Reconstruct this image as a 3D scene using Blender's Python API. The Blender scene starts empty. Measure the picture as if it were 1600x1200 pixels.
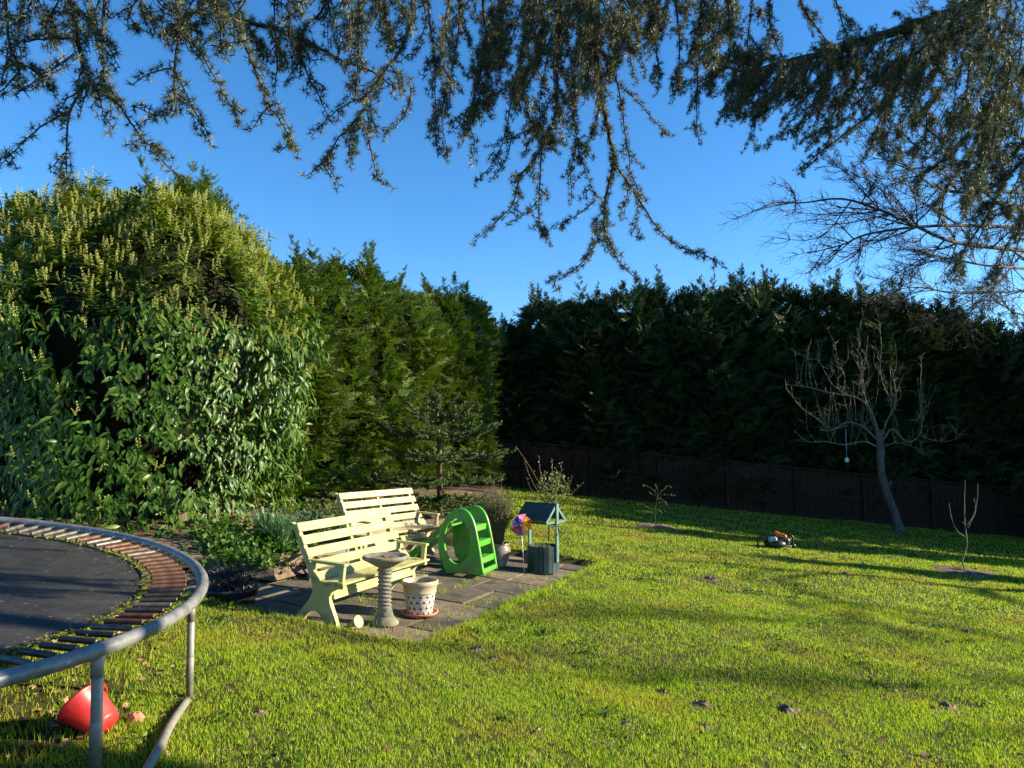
import bpy, math, random
import numpy as np
from mathutils import Vector, Matrix
random.seed(7); RNG = np.random.default_rng(11)
SC = bpy.context.scene; COL = SC.collection
R = math.radians

# ------------------------------------------------------------------ camera, sky, sun, exposure
CAM_H = 1.75; FPX = 1164.0; PITCH = math.atan(90/1164.0)
cam_d = bpy.data.cameras.new('camera'); cam = bpy.data.objects.new('camera', cam_d); COL.objects.link(cam)
cam.location = (0, 0, CAM_H); cam.rotation_euler = (R(90)+PITCH, 0, 0)
cam_d.sensor_width = 36; cam_d.lens = 36*FPX/1600; cam_d.clip_start = .05; cam_d.clip_end = 3000
SC.camera = cam
SUN_EL = R(20); SUN_TRAVEL = Vector((-1, -.045, 0)).normalized()
tr = Vector((SUN_TRAVEL.x*math.cos(SUN_EL), SUN_TRAVEL.y*math.cos(SUN_EL), -math.sin(SUN_EL)))
sun_d = bpy.data.lights.new('sun', 'SUN'); sun_d.energy = 5.0; sun_d.angle = R(.5); sun_d.color = (1, .88, .66)
sun = bpy.data.objects.new('sun', sun_d); COL.objects.link(sun); sun.location = (20, 0, 20)
sun.rotation_euler = tr.to_track_quat('-Z', 'Y').to_euler()
W = bpy.data.worlds.new('World'); SC.world = W; W.use_nodes = True
wn = W.node_tree.nodes; wl = W.node_tree.links; wn.clear()
sky = wn.new('ShaderNodeTexSky'); sky.sky_type = 'NISHITA'; sky.sun_disc = False
sky.sun_elevation = SUN_EL; sky.sun_rotation = math.atan2(-SUN_TRAVEL.x, -SUN_TRAVEL.y)
sky.air_density = 1.0; sky.dust_density = 0.0; sky.ozone_density = 5.0; sky.altitude = 200
bg = wn.new('ShaderNodeBackground'); bg.inputs[1].default_value = .092
wo = wn.new('ShaderNodeOutputWorld')
hs = wn.new('ShaderNodeHueSaturation'); hs.inputs['Saturation'].default_value = 1.16
wl.new(sky.outputs[0], hs.inputs['Color']); wl.new(hs.outputs[0], bg.inputs[0]); wl.new(bg.outputs[0], wo.inputs[0])
SC.view_settings.view_transform = 'Standard'; SC.view_settings.look = 'None'
SC.view_settings.exposure = 1.5; SC.view_settings.gamma = 1; SC.view_settings.use_curve_mapping = False
SC.render.engine = 'CYCLES'
SC.cycles.max_bounces = 5; SC.cycles.diffuse_bounces = 2; SC.cycles.glossy_bounces = 2; SC.cycles.transmission_bounces = 3
SC.cycles.caustics_reflective = False; SC.cycles.caustics_refractive = False

# ------------------------------------------------------------------ terrain model
TA, TB = -.095, .024
cp, sp_ = math.cos(PITCH), math.sin(PITCH)
def ray(x, y):                      # direction through a point of the view, Y component 1
    a = (x-800)/FPX; b = (600-y)/FPX
    dy = cp - b*sp_; dz = sp_ + b*cp
    return a/dy, dz/dy
def P(x, y, d):                     # point at distance d in front
    u, v = ray(x, y); return Vector((u*d, d, CAM_H+v*d))
def G(x, y):                        # point of the sloping ground
    u, v = ray(x, y); t = CAM_H/(-v + TA*u + TB); return Vector((u*t, t, 0))
def plane(x, y):
    x = np.clip(x, -16, 22); y = np.clip(y, -6, 30)
    return TA*x + TB*y
def bumps(x, y):
    return .012*np.sin(1.3*x+.7*y)+.010*np.sin(2.9*x-1.9*y+1)+.006*np.sin(5.1*x+4.3*y+2)+.004*np.sin(11*x-9*y)
# patio frame
PO = np.array([-.72, 5.78]); PE = np.array([.405, .914]); PF = np.array([-.945, .327])   # PE: away, PF: to the left
PLEN, PWID = 4.75, 3.6
def patio_uv(x, y):
    dx = x-PO[0]; dy = y-PO[1]
    det = PE[0]*PF[1]-PE[1]*PF[0]
    a = (dx*PF[1]-dy*PF[0])/det; b = (PE[0]*dy-PE[1]*dx)/det
    return a, b
def in_patio(x, y, m=0.):
    a, b = patio_uv(x, y); return (a > -m) & (a < PLEN+m) & (b > -m) & (b < PWID+m)
def GZ(x, y):
    x = np.asarray(x, float); y = np.asarray(y, float)
    z = plane(x, y) + bumps(x, y)*np.where((abs(x) < 30) & (abs(y) < 40), 1, 0)
    return np.where(in_patio(x, y), plane(x, y)-.15, z)
def gz(x, y): return float(GZ(x, y))
def pz(x, y): return float(plane(x, y))-.075      # top of the paving
def onG(x, y):
    p = G(x, y); p.z = gz(p.x, p.y); return p

# ------------------------------------------------------------------ object helpers
def tag(o, label=None, cat=None, group=None, kind=None):
    if label: o['label'] = label
    if cat: o['category'] = cat
    if group: o['group'] = group
    if kind: o['kind'] = kind
    return o
def empty(name, loc=(0, 0, 0), rz=0, label=None, cat=None, group=None):
    o = bpy.data.objects.new(name, None); COL.objects.link(o); o.empty_display_size = .1
    o.location = loc; o.rotation_euler = (0, 0, rz); return tag(o, label, cat, group)
def link(name, me, parent=None):
    o = bpy.data.objects.new(name, me); COL.objects.link(o)
    if parent: o.parent = parent
    return o
def np_mesh(name, V, F, m, smooth=False, mi=None):
    V = np.asarray(V, np.float32).reshape(-1, 3); F = np.asarray(F, np.int32); k = F.shape[1]
    me = bpy.data.meshes.new(name)
    me.vertices.add(len(V)); me.vertices.foreach_set('co', V.ravel())
    me.loops.add(F.size); me.loops.foreach_set('vertex_index', F.ravel())
    me.polygons.add(len(F)); me.polygons.foreach_set('loop_start', np.arange(0, F.size, k, dtype=np.int32))
    for q in (m if isinstance(m, (list, tuple)) else [m]): me.materials.append(q)
    if mi is not None: me.polygons.foreach_set('material_index', np.asarray(mi, np.int32))
    me.polygons.foreach_set('use_smooth', np.full(len(F), smooth, bool))
    me.update(calc_edges=True); return me
class MB:
    def __init__(s): s.v = []; s.f = []; s.sm = []; s.mi = []
    def add(s, vs, fs, smooth=False, mi=0):
        n = len(s.v); s.v += [tuple(v) for v in vs]; s.f += [tuple(i+n for i in f) for f in fs]
        s.sm += [smooth]*len(fs); s.mi += [mi]*len(fs); return s
    def box(s, c, size, rot=None, bev=.0, mi=0):
        hx, hy, hz = [q/2 for q in size]; b = min(bev, hx*.9, hy*.9, hz*.9)
        if b <= 0:
            vs = [(x, y, z) for x in (-hx, hx) for y in (-hy, hy) for z in (-hz, hz)]
            fs = [(0,1,3,2),(4,6,7,5),(0,4,5,1),(2,3,7,6),(0,2,6,4),(1,5,7,3)]
        else:
            vs = []; 
            for sx in (-1, 1):
                for sy in (-1, 1):
                    for sz in (-1, 1):
                        vs += [(sx*hx, sy*(hy-b), sz*(hz-b)), (sx*(hx-b), sy*hy, sz*(hz-b)), (sx*(hx-b), sy*(hy-b), sz*hz)]
            I = lambda sx, sy, sz, k: ((sx > 0)*4+(sy > 0)*2+(sz > 0))*3+k
            fs = []
            for sg in (-1, 1):
                fs.append((I(sg,-1,-1,0), I(sg,1,-1,0), I(sg,1,1,0), I(sg,-1,1,0)))
                fs.append((I(-1,sg,-1,1), I(1,sg,-1,1), I(1,sg,1,1), I(-1,sg,1,1)))
                fs.append((I(-1,-1,sg,2), I(1,-1,sg,2), I(1,1,sg,2), I(-1,1,sg,2)))
                for sh in (-1, 1):
                    fs.append((I(sg,sh,-1,0), I(sg,sh,1,0), I(sg,sh,1,1), I(sg,sh,-1,1)))
                    fs.append((I(sg,-1,sh,0), I(sg,1,sh,0), I(sg,1,sh,2), I(sg,-1,sh,2)))
                    fs.append((I(-1,sg,sh,1), I(1,sg,sh,1), I(1,sg,sh,2), I(-1,sg,sh,2)))
                    for sk in (-1, 1): fs.append((I(sg,sh,sk,0), I(sg,sh,sk,1), I(sg,sh,sk,2)))
        M = (rot.to_matrix() if hasattr(rot, 'to_matrix') else rot) if rot is not None else Matrix.Identity(3)
        c = Vector(c); return s.add([M @ Vector(v)+c for v in vs], fs, False, mi)
    def bar(s, p0, p1, w, h, up=(0, 0, 1), bev=.003, mi=0):     # plank between two points
        p0 = Vector(p0); p1 = Vector(p1); d = p1-p0; L = d.length; d.normalize(); up = Vector(up)
        side = up.cross(d).normalized(); up = d.cross(side)
        M = Matrix((d, side, up)).transposed()
        return s.box((p0+p1)/2, (L, w, h), M, bev, mi)
    def tube(s, pts, rad, n=8, cap=True, closed=False, mi=0):
        pts = [Vector(p) for p in pts]; m = len(pts)
        if not hasattr(rad, '__len__'): rad = [rad]*m
        ref = None; vs = []
        for i in range(m):
            a = pts[i-1] if (i > 0 or closed) else pts[i]; b = pts[(i+1) % m] if (i < m-1 or closed) else pts[i]
            d = (b-a).normalized() if (b-a).length > 1e-9 else Vector((0, 0, 1))
            if ref is None: ref = d.orthogonal().normalized()
            ref = (ref-d*ref.dot(d)).normalized(); e = d.cross(ref)
            for k in range(n):
                t = 2*math.pi*k/n; vs.append(pts[i]+(ref*math.cos(t)+e*math.sin(t))*rad[i])
        fs = []
        for i in range(m if closed else m-1):
            for k in range(n):
                j = (i+1) % m; fs.append((i*n+k, i*n+(k+1) % n, j*n+(k+1) % n, j*n+k))
        if cap and not closed: fs += [tuple(range(n))[::-1], tuple((m-1)*n+k for k in range(n))]
        return s.add(vs, fs, True, mi)
    def lathe(s, prof, n=24, c=(0, 0, 0), cap=True, twist=0, lobes=0, amp=0, mi=0, M=None):
        vs = []; c = Vector(c)
        for i, (r, z) in enumerate(prof):
            for k in range(n):
                t = 2*math.pi*k/n; rr = r
                if lobes and 0 < i < len(prof)-1: rr = r*(1+amp*math.cos(lobes*t+twist*z))
                v = Vector((rr*math.cos(t), rr*math.sin(t), z)); vs.append((M @ v if M else v)+c)
        m = len(prof); fs = [(i*n+k, i*n+(k+1) % n, (i+1)*n+(k+1) % n, (i+1)*n+k) for i in range(m-1) for k in range(n)]
        if cap: fs += [tuple(range(n))[::-1], tuple((m-1)*n+k for k in range(n))]
        return s.add(vs, fs, True, mi)
    def prism(s, poly, axis0, axis1, axis2, d, o=(0, 0, 0), mi=0):  # poly in (axis0,axis1), thick along axis2
        a0, a1, a2, o = map(Vector, (axis0, axis1, axis2, o)); n = len(poly)
        vs = [o+a0*p[0]+a1*p[1]-a2*d/2 for p in poly]+[o+a0*p[0]+a1*p[1]+a2*d/2 for p in poly]
        fs = [tuple(range(n))[::-1], tuple(range(n, 2*n))]+[(i, (i+1) % n, n+(i+1) % n, n+i) for i in range(n)]
        return s.add(vs, fs, False, mi)
    def mesh(s, name, m):
        me = bpy.data.meshes.new(name); me.from_pydata([tuple(v) for v in s.v], [], s.f)
        for q in (m if isinstance(m, (list, tuple)) else [m]): me.materials.append(q)
        me.polygons.foreach_set('use_smooth', s.sm); me.polygons.foreach_set('material_index', s.mi)
        me.update(); return me
    def obj(s, name, m, parent=None): return link(name, s.mesh(name, m), parent)
def copy_tree(o, parent=None):
    c = o.copy(); COL.objects.link(c)
    if parent: c.parent = parent
    for ch in [q for q in COL.objects if q.parent == o]: copy_tree(ch, c)
    return c
def scatter(TV, TF, M, T):           # template copies: M (n,3,3) columns are axes, T (n,3)
    V = np.einsum('nij,kj->nki', M, TV)+T[:, None, :]
    F = TF[None]+(np.arange(len(T))*len(TV))[:, None, None]
    return V.reshape(-1, 3), F.reshape(-1, TF.shape[1])
def frames(D, U, sc=1.):             # x axis along D, z axis near U
    D = D/np.linalg.norm(D, axis=1, keepdims=True)
    S = np.cross(U, D); S /= np.linalg.norm(S, axis=1, keepdims=True)+1e-9
    Z = np.cross(D, S); M = np.stack([D, S, Z], 2)
    return M*(np.asarray(sc).reshape(-1, 1, 1) if hasattr(sc, '__len__') else sc)
def joinVF(parts):
    Vs, Fs, n = [], [], 0
    for V, F in parts:
        Vs.append(V); Fs.append(F+n); n += len(V)
    return np.concatenate(Vs), np.concatenate(Fs)
def prisms(p0, p1, r0, r1, n=4):     # many open tapered prisms
    p0 = np.asarray(p0, float); p1 = np.asarray(p1, float); d = p1-p0; d /= np.linalg.norm(d, axis=1, keepdims=True)+1e-9
    ref = np.where(abs(d[:, 2:3]) > .9, np.array([[1., 0, 0]]), np.array([[0, 0, 1.]]))
    a = np.cross(d, ref); a /= np.linalg.norm(a, axis=1, keepdims=True); b = np.cross(d, a)
    an = np.arange(n)*2*np.pi/n; c = np.cos(an)[None, :, None]; s = np.sin(an)[None, :, None]
    ring = a[:, None]*c+b[:, None]*s
    V = np.concatenate([p0[:, None]+ring*np.asarray(r0).reshape(-1, 1, 1), p1[:, None]+ring*np.asarray(r1).reshape(-1, 1, 1)], 1)
    k = np.arange(n); F = np.stack([k, (k+1) % n, n+(k+1) % n, n+k], 1)
    F = F[None]+(np.arange(len(p0))*2*n)[:, None, None]
    return V.reshape(-1, 3), F.reshape(-1, 4)
class Twigs:                         # collects tapered segments
    def __init__(s): s.a = []; s.b = []; s.ra = []; s.rb = []
    def line(s, pts, r0, r1):
        n = len(pts)-1
        for i in range(n):
            s.a.append(tuple(pts[i])); s.b.append(tuple(pts[i+1])); s.ra.append(r0+(r1-r0)*i/n); s.rb.append(r0+(r1-r0)*(i+1)/n)
    def mesh(s, name, m, n=4):
        V, F = prisms(np.array(s.a), np.array(s.b), np.array(s.ra), np.array(s.rb), n); return np_mesh(name, V, F, m, True)
def smooth_line(pts, n=6):           # Catmull-Rom
    pts = [Vector(p) for p in pts]; out = []
    q = [pts[0]*2-pts[1]]+pts+[pts[-1]*2-pts[-2]]
    for i in range(1, len(q)-2):
        for k in range(n):
            t = k/n; a, b, c, d = q[i-1:i+3]
            out.append(.5*((2*b)+(c-a)*t+(2*a-5*b+4*c-d)*t*t+(3*b-3*c+d-a)*t**3))
    out.append(pts[-1]); return out
def rnd(a, b): return random.uniform(a, b)
def jit(v, s): return Vector(v)+Vector((rnd(-s, s), rnd(-s, s), rnd(-s, s)))

# ------------------------------------------------------------------ materials
def material(name, cols, rough=.7, spec=.5, scale=8, detail=4, trans=0, tcol=None, bump=0, bscale=40, island=False, mix2=None, stretch=None, coat=0, metal=0):
    """cols: colours along a noise ramp (or along the per-piece random value when island)"""
    m = bpy.data.materials.new(name); m.use_nodes = True; n = m.node_tree.nodes; l = m.node_tree.links
    b = n['Principled BSDF']; out = n['Material Output']
    b.inputs['Roughness'].default_value = rough; b.inputs['Specular IOR Level'].default_value = spec; b.inputs['Metallic'].default_value = metal
    if coat: b.inputs['Coat Weight'].default_value = coat; b.inputs['Coat Roughness'].default_value = .25
    tc = n.new('ShaderNodeTexCoord'); mp = n.new('ShaderNodeMapping'); l.new(tc.outputs['Object'], mp.inputs[0])
    if stretch: mp.inputs['Scale'].default_value = stretch
    ns = n.new('ShaderNodeTexNoise'); ns.inputs['Scale'].default_value = scale; ns.inputs['Detail'].default_value = detail; ns.inputs['Roughness'].default_value = .65
    l.new(mp.outputs[0], ns.inputs['Vector'])
    rp = n.new('ShaderNodeValToRGB'); e = rp.color_ramp.elements
    k = len(cols)
    lo, hi = (0., 1.) if island else (.32, .68)
    e[0].position = lo; e[1].position = hi; e[0].color = (*cols[0], 1); e[1].color = (*cols[-1], 1)
    for i in range(1, k-1): q = e.new(lo+(hi-lo)*i/(k-1)); q.color = (*cols[i], 1)
    if island:
        ge = n.new('ShaderNodeNewGeometry'); l.new(ge.outputs['Random Per Island'], rp.inputs[0])
    else: l.new(ns.outputs[0], rp.inputs[0])
    c = rp.outputs[0]
    if mix2:                                    # second colour in patches: (colour, scale, lo, hi)
        n2 = n.new('ShaderNodeTexNoise'); n2.inputs['Scale'].default_value = mix2[1]; n2.inputs['Detail'].default_value = 5
        l.new(tc.outputs['Object'], n2.inputs['Vector'])
        mr = n.new('ShaderNodeMapRange'); mr.inputs[1].default_value = mix2[2]; mr.inputs[2].default_value = mix2[3]
        l.new(n2.outputs[0], mr.inputs[0])
        mx = n.new('ShaderNodeMix'); mx.data_type = 'RGBA'; l.new(mr.outputs[0], mx.inputs[0]); l.new(c, mx.inputs[6]); mx.inputs[7].default_value = (*mix2[0], 1)
        c = mx.outputs[2]
    l.new(c, b.inputs['Base Color'])
    if bump:
        nb = n.new('ShaderNodeTexNoise'); nb.inputs['Scale'].default_value = bscale; nb.inputs['Detail'].default_value = 6; l.new(mp.outputs[0], nb.inputs['Vector'])
        bp = n.new('ShaderNodeBump'); bp.inputs['Strength'].default_value = bump; bp.inputs['Distance'].default_value = .01
        l.new(nb.outputs[0], bp.inputs['Height']); l.new(bp.outputs[0], b.inputs['Normal'])
    if trans:
        t = n.new('ShaderNodeBsdfTranslucent')
        if tcol:
            mm = n.new('ShaderNodeMix'); mm.data_type = 'RGBA'; mm.blend_type = 'MULTIPLY'; mm.inputs[0].default_value = 1
            l.new(c, mm.inputs[6]); mm.inputs[7].default_value = (*tcol, 1); l.new(mm.outputs[2], t.inputs[0])
        else: l.new(c, t.inputs[0])
        ms = n.new('ShaderNodeMixShader'); ms.inputs[0].default_value = trans
        l.new(b.outputs[0], ms.inputs[1]); l.new(t.outputs[0], ms.inputs[2]); l.new(ms.outputs[0], out.inputs[0])
    return m
M = {}
M['ground'] = material('soil_under_grass', [(.03, .026, .012), (.05, .05, .015), (.10, .085, .035)], .95, .1, 6, 8, bump=.6, bscale=60, mix2=((.09, .06, .03), 1.3, .58, .72))
M['grass'] = material('grass_blade', [(.065, .16, .003), (.19, .36, .005), (.36, .49, .009), (.52, .50, .11)], .6, .25, island=True, trans=.42, tcol=(1.35, 1.35, .6), mix2=((.40, .37, .04), 1.1, .50, .72))
M['dry'] = material('dry_grass', [(.12, .10, .03), (.25, .20, .08), (.10, .12, .02)], .8, .2, island=True, trans=.3)
M['soil'] = material('bare_soil', [(.06, .042, .026), (.14, .10, .065), (.26, .19, .13)], .95, .15, 14, 8, bump=1, bscale=50)
M['leaf'] = material('laurel_leaf', [(.020, .055, .006), (.036, .09, .008), (.055, .12, .016), (.11, .16, .03)], .38, .22, island=True, trans=.22, tcol=(1.6, 1.8, .5))
M['topleaf'] = material('laurel_young_leaf', [(.09, .13, .012), (.16, .20, .02), (.24, .25, .035)], .42, .35, island=True, trans=.3, tcol=(1.5, 1.6, .5))
M['spike'] = material('laurel_flower_spike', [(.26, .30, .05), (.42, .43, .10), (.52, .50, .16)], .7, .3, island=True, trans=.2)
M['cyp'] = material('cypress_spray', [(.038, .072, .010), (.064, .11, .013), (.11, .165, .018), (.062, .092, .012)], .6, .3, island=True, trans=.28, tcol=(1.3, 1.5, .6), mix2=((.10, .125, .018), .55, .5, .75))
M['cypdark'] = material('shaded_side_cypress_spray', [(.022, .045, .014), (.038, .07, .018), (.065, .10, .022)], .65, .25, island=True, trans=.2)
M['core'] = material('dark_inner_core', [(.008, .010, .004), (.014, .016, .006), (.02, .02, .009)], .95, .1, 9, 5, bump=.8, bscale=20)  # solid filler hull; shaded depth of the crown put into its dark colour
M['bark'] = material('bark', [(.05, .042, .035), (.10, .09, .075), (.16, .145, .12)], .9, .2, 14, 6, bump=.8, bscale=40, stretch=(1, 1, .3))
M['cedbark'] = material('cedar_twig_bark', [(.030, .022, .016), (.06, .045, .03), (.12, .09, .06)], .9, .2, 30, 4)
M['needle'] = material('cedar_needle', [(.038, .062, .030), (.07, .098, .044), (.13, .15, .068), (.22, .23, .115)], .5, .4, island=True, trans=.2)
M['twig'] = material('bare_twig', [(.035, .027, .02), (.07, .055, .043), (.12, .10, .08)], .85, .2, 12, 4)
M['appletwig'] = material('apple_twig_lichen', [(.12, .10, .066), (.21, .18, .115), (.28, .25, .15)], .85, .2, 10, 4)
M['fence'] = material('stained_fence_board', [(.017, .009, .006), (.034, .018, .011), (.058, .034, .021)], .85, .2, 5, 6, bump=.4, bscale=30, stretch=(3, 3, .4))
M['slab'] = material('paving_slab', [(.09, .066, .042), (.17, .128, .086), (.24, .19, .13)], .85, .3, 5, 9, bump=.5, bscale=70, mix2=((.32, .30, .25), 6, .66, .72))
M['slab2'] = material('paving_slab_grey', [(.065, .05, .036), (.11, .085, .062), (.16, .125, .09)], .85, .3, 4, 9, bump=.5, bscale=70, mix2=((.045, .05, .03), 3, .50, .62))
M['cream'] = material('cream_painted_wood', [(.36, .335, .125), (.41, .38, .15), (.46, .43, .20)], .5, .4, 6, 6, bump=.2, bscale=60, mix2=((.20, .20, .07), 7, .54, .74))
M['tan'] = material('faded_cream_painted_wood', [(.36, .30, .15), (.42, .355, .19), (.47, .41, .25)], .55, .35, 6, 6, bump=.12, bscale=60, mix2=((.24, .21, .12), 9, .58, .74))
M['stone'] = material('weathered_cast_stone', [(.15, .135, .10), (.25, .23, .175), (.33, .305, .24)], .9, .2, 14, 8, bump=.6, bscale=90, mix2=((.13, .12, .07), 5, .50, .68))
M['galv'] = material('weathered_galvanised_steel', [(.12, .12, .12), (.20, .20, .195), (.27, .265, .255)], .45, .5, 12, 7, metal=.35, bump=.15, bscale=80, mix2=((.42, .41, .39), 20, .62, .7))
M['leg'] = material('weathered_leg_tube', [(.15, .135, .11), (.24, .22, .18), (.30, .28, .23)], .5, .5, 10, 6, metal=.2, mix2=((.13, .08, .05), 5, .62, .75))
M['rust'] = material('rusty_spring', [(.05, .022, .013), (.095, .042, .025), (.14, .075, .05)], .6, .5, 20, 5, metal=.3)
M['sgrey'] = material('grey_spring', [(.07, .062, .055), (.13, .118, .105), (.18, .165, .15)], .5, .45, 20, 5, metal=.5)
M['sdark'] = material('dark_spring', [(.02, .018, .017), (.05, .045, .042), (.08, .06, .05)], .45, .5, 20, 5, metal=.4)
M['mat'] = material('black_mat_fabric', [(.013, .012, .011), (.022, .021, .019), (.034, .032, .029)], .62, .4, 5, 9, bump=.1, bscale=300, mix2=((.16, .15, .13), 30, .64, .72))
M['moss'] = material('moss', [(.07, .08, .01), (.15, .16, .02), (.22, .20, .05)], .9, .1, 20, 4, island=True)
M['red'] = material('red_plastic', [(.72, .035, .03), (.80, .05, .045), (.85, .09, .08)], .38, .5, 5, 3, trans=.25)
M['green'] = material('green_plastic', [(.07, .33, .03), (.10, .40, .04), (.14, .46, .06)], .35, .5, 3, 6, trans=.15, mix2=((.16, .24, .07), 5, .50, .66), bump=.1, bscale=25)
M['teal'] = material('teal_painted_wood', [(.06, .14, .12), (.085, .18, .155), (.11, .22, .19)], .55, .35, 7, 5, bump=.2, bscale=50)
M['dteal'] = material('shaded_teal_board', [(.013, .032, .034), (.021, .047, .050), (.032, .064, .066)], .6, .35, 7, 5, bump=.3, bscale=50)  # the well's teal with the shade of its roof put into the colour
M['terra'] = material('terracotta', [(.40, .15, .09), (.50, .20, .12), (.55, .26, .17)], .75, .3, 10, 6, bump=.2)
M['potcream'] = material('cream_glazed_pot_rim', [(.36, .29, .17), (.42, .34, .21), (.46, .39, .26)], .45, .5, 8, 4)
M['glaze'] = material('mottled_glazed_pot', [(.08, .06, .045), (.24, .20, .15), (.36, .33, .28)], .25, .6, 6, 4)
M['black'] = material('black_plastic', [(.010, .010, .011), (.018, .018, .02), (.03, .03, .032)], .4, .5, 6, 4)
M['orange'] = material('orange_plastic', [(.55, .10, .02), (.68, .15, .03), (.72, .22, .08)], .45, .5, 12, 4)
M['gplast'] = material('pale_grey_plastic', [(.25, .25, .23), (.35, .34, .31), (.42, .41, .38)], .5, .4, 12, 4)
M['paleg'] = material('pale_green_plastic', [(.28, .38, .15), (.34, .44, .19), (.38, .47, .24)], .5, .4, 12, 4, trans=.2)
M['white'] = material('white_plastic', [(.6, .6, .58), (.72, .72, .70), (.78, .78, .76)], .5, .4, 12, 4)
M['timber'] = material('old_timber_edging', [(.10, .06, .035), (.20, .13, .08), (.30, .21, .13)], .9, .2, 6, 8, bump=.6, stretch=(.4, 3, 3))
M['litter'] = material('fallen_dry_leaf', [(.16, .08, .04), (.30, .17, .10), (.42, .27, .17)], .8, .2, island=True, trans=.2)
M['cover'] = material('bed_foliage', [(.025, .065, .007), (.05, .12, .012), (.10, .20, .018)], .5, .35, island=True, trans=.35, tcol=(1.2, 1.3, .6))
M['daffleaf'] = material('daffodil_leaf', [(.05, .12, .04), (.09, .19, .07), (.13, .24, .10)], .45, .4, island=True, trans=.3)
M['yellow'] = material('daffodil_petal', [(.75, .52, .02), (.80, .60, .03), (.82, .66, .06)], .6, .3, trans=.3)
M['monkey'] = material('monkey_puzzle_scale_leaf', [(.022, .046, .011), (.038, .07, .014), (.062, .098, .02)], .6, .2, island=True, trans=.12)
M['wisp'] = material('dry_wispy_stem', [(.10, .08, .05), (.20, .17, .10), (.13, .17, .05)], .8, .2, island=True, trans=.2)
M['bud'] = material('fresh_bud_leaf', [(.10, .17, .03), (.22, .28, .07), (.30, .33, .12)], .6, .3, island=True, trans=.3)
for nm, c in (('pw_blue', (.08, .12, .55)), ('pw_pink', (.80, .22, .50)), ('pw_red', (.78, .05, .07)), ('pw_orange', (.85, .33, .06)), ('pw_yellow', (.78, .55, .18)), ('pw_purple', (.42, .08, .40))):
    M[nm] = material(nm, [c, c], .4, .5, trans=.3)
M['stem'] = material('weathered_brown_stem', [(.10, .06, .035), (.18, .11, .07)], .85, .2)
M['rock'] = material('garden_stone', [(.10, .085, .065), (.20, .17, .13), (.28, .25, .20)], .9, .2, 10, 8, bump=.7, bscale=30)
# ================================================================== GROUND
def axis(lo, hi, step, far):
    a = list(np.arange(lo, hi+1e-6, step)); s = step
    up = [];  x = hi
    while x < far: s *= 1.35; x += s; up.append(x)
    s = step; dn = []; x = lo
    while x > -far: s *= 1.35; x -= s; dn.append(x)
    return np.array(dn[::-1]+a+up)
gx = axis(-9, 14, .13, 600); gy = axis(1, 21, .13, 600)
XX, YY = np.meshgrid(gx, gy); ZZ = GZ(XX, YY)
nx, ny = len(gx), len(gy)
idx = np.arange(nx*ny).reshape(ny, nx)
F = np.stack([idx[:-1, :-1], idx[:-1, 1:], idx[1:, 1:], idx[1:, :-1]], -1).reshape(-1, 4)
tag(link('ground', np_mesh('ground', np.stack([XX, YY, ZZ], -1), F, M['ground'], True)), kind='structure')

# paving: slabs in rows, each its own piece
patio = empty('patio'); patio['kind'] = 'structure'
def pw(a, b, dz=0):
    q = PO+PE*a+PF*b; return Vector((q[0], q[1], float(plane(q[0], q[1]))-.075+dz))
rs = random.Random(5); a = .03; row = 0
bed_me = MB().prism([(0, 0), (PLEN, 0), (PLEN, PWID), (0, PWID)], (PE[0], PE[1], TA*PE[0]+TB*PE[1]), (PF[0], PF[1], TA*PF[0]+TB*PF[1]), (0, 0, 1), .04, pw(0, 0, -.05))
bed_me.obj('sand_bed', M['soil'], patio)
while a < PLEN-.3:
    d = [.62, .45, .62, .75, .62, .60, .62, .45][row % 8]; d = min(d, PLEN-a-.02)
    b = .03-(.3 if row % 2 else 0)
    while b < PWID-.1:
        w = rs.choice([.62, .9, .75, .62]); b0, b1 = max(b, .03)+.008, min(b+w, PWID-.02)-.008; b += w
        if b1-b0 < .12: continue
        t = rs.uniform(-.006, .004); tl = rs.uniform(-.004, .004)
        cs = [(a+.008, b0), (a+d-.008, b0), (a+d-.008, b1), (a+.008, b1)]
        cs = [(u+rs.uniform(-.006, .006), v+rs.uniform(-.006, .006)) for u, v in cs]
        cc = (sum(c[0] for c in cs)/4, sum(c[1] for c in cs)/4)
        o = pw(*cc); vs = []
        for sc, dz in ((1, -.045), (1, -.006), (.985, 0)):
            for i, (u, v) in enumerate(cs):
                q = pw(cc[0]+(u-cc[0])*sc, cc[1]+(v-cc[1])*sc, dz+t+(tl if i < 2 else -tl)); vs.append(q-o)
        fs = [(0, 1, 5, 4), (1, 2, 6, 5), (2, 3, 7, 6), (3, 0, 4, 7), (4, 5, 9, 8), (5, 6, 10, 9), (6, 7, 11, 10), (7, 4, 8, 11), (8, 9, 10, 11)]
        s_ = MB().add(vs, fs).obj('slab', M['slab'] if rs.random() < .6 else M['slab2'], patio); s_.location = o
    a += d; row += 1

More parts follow.
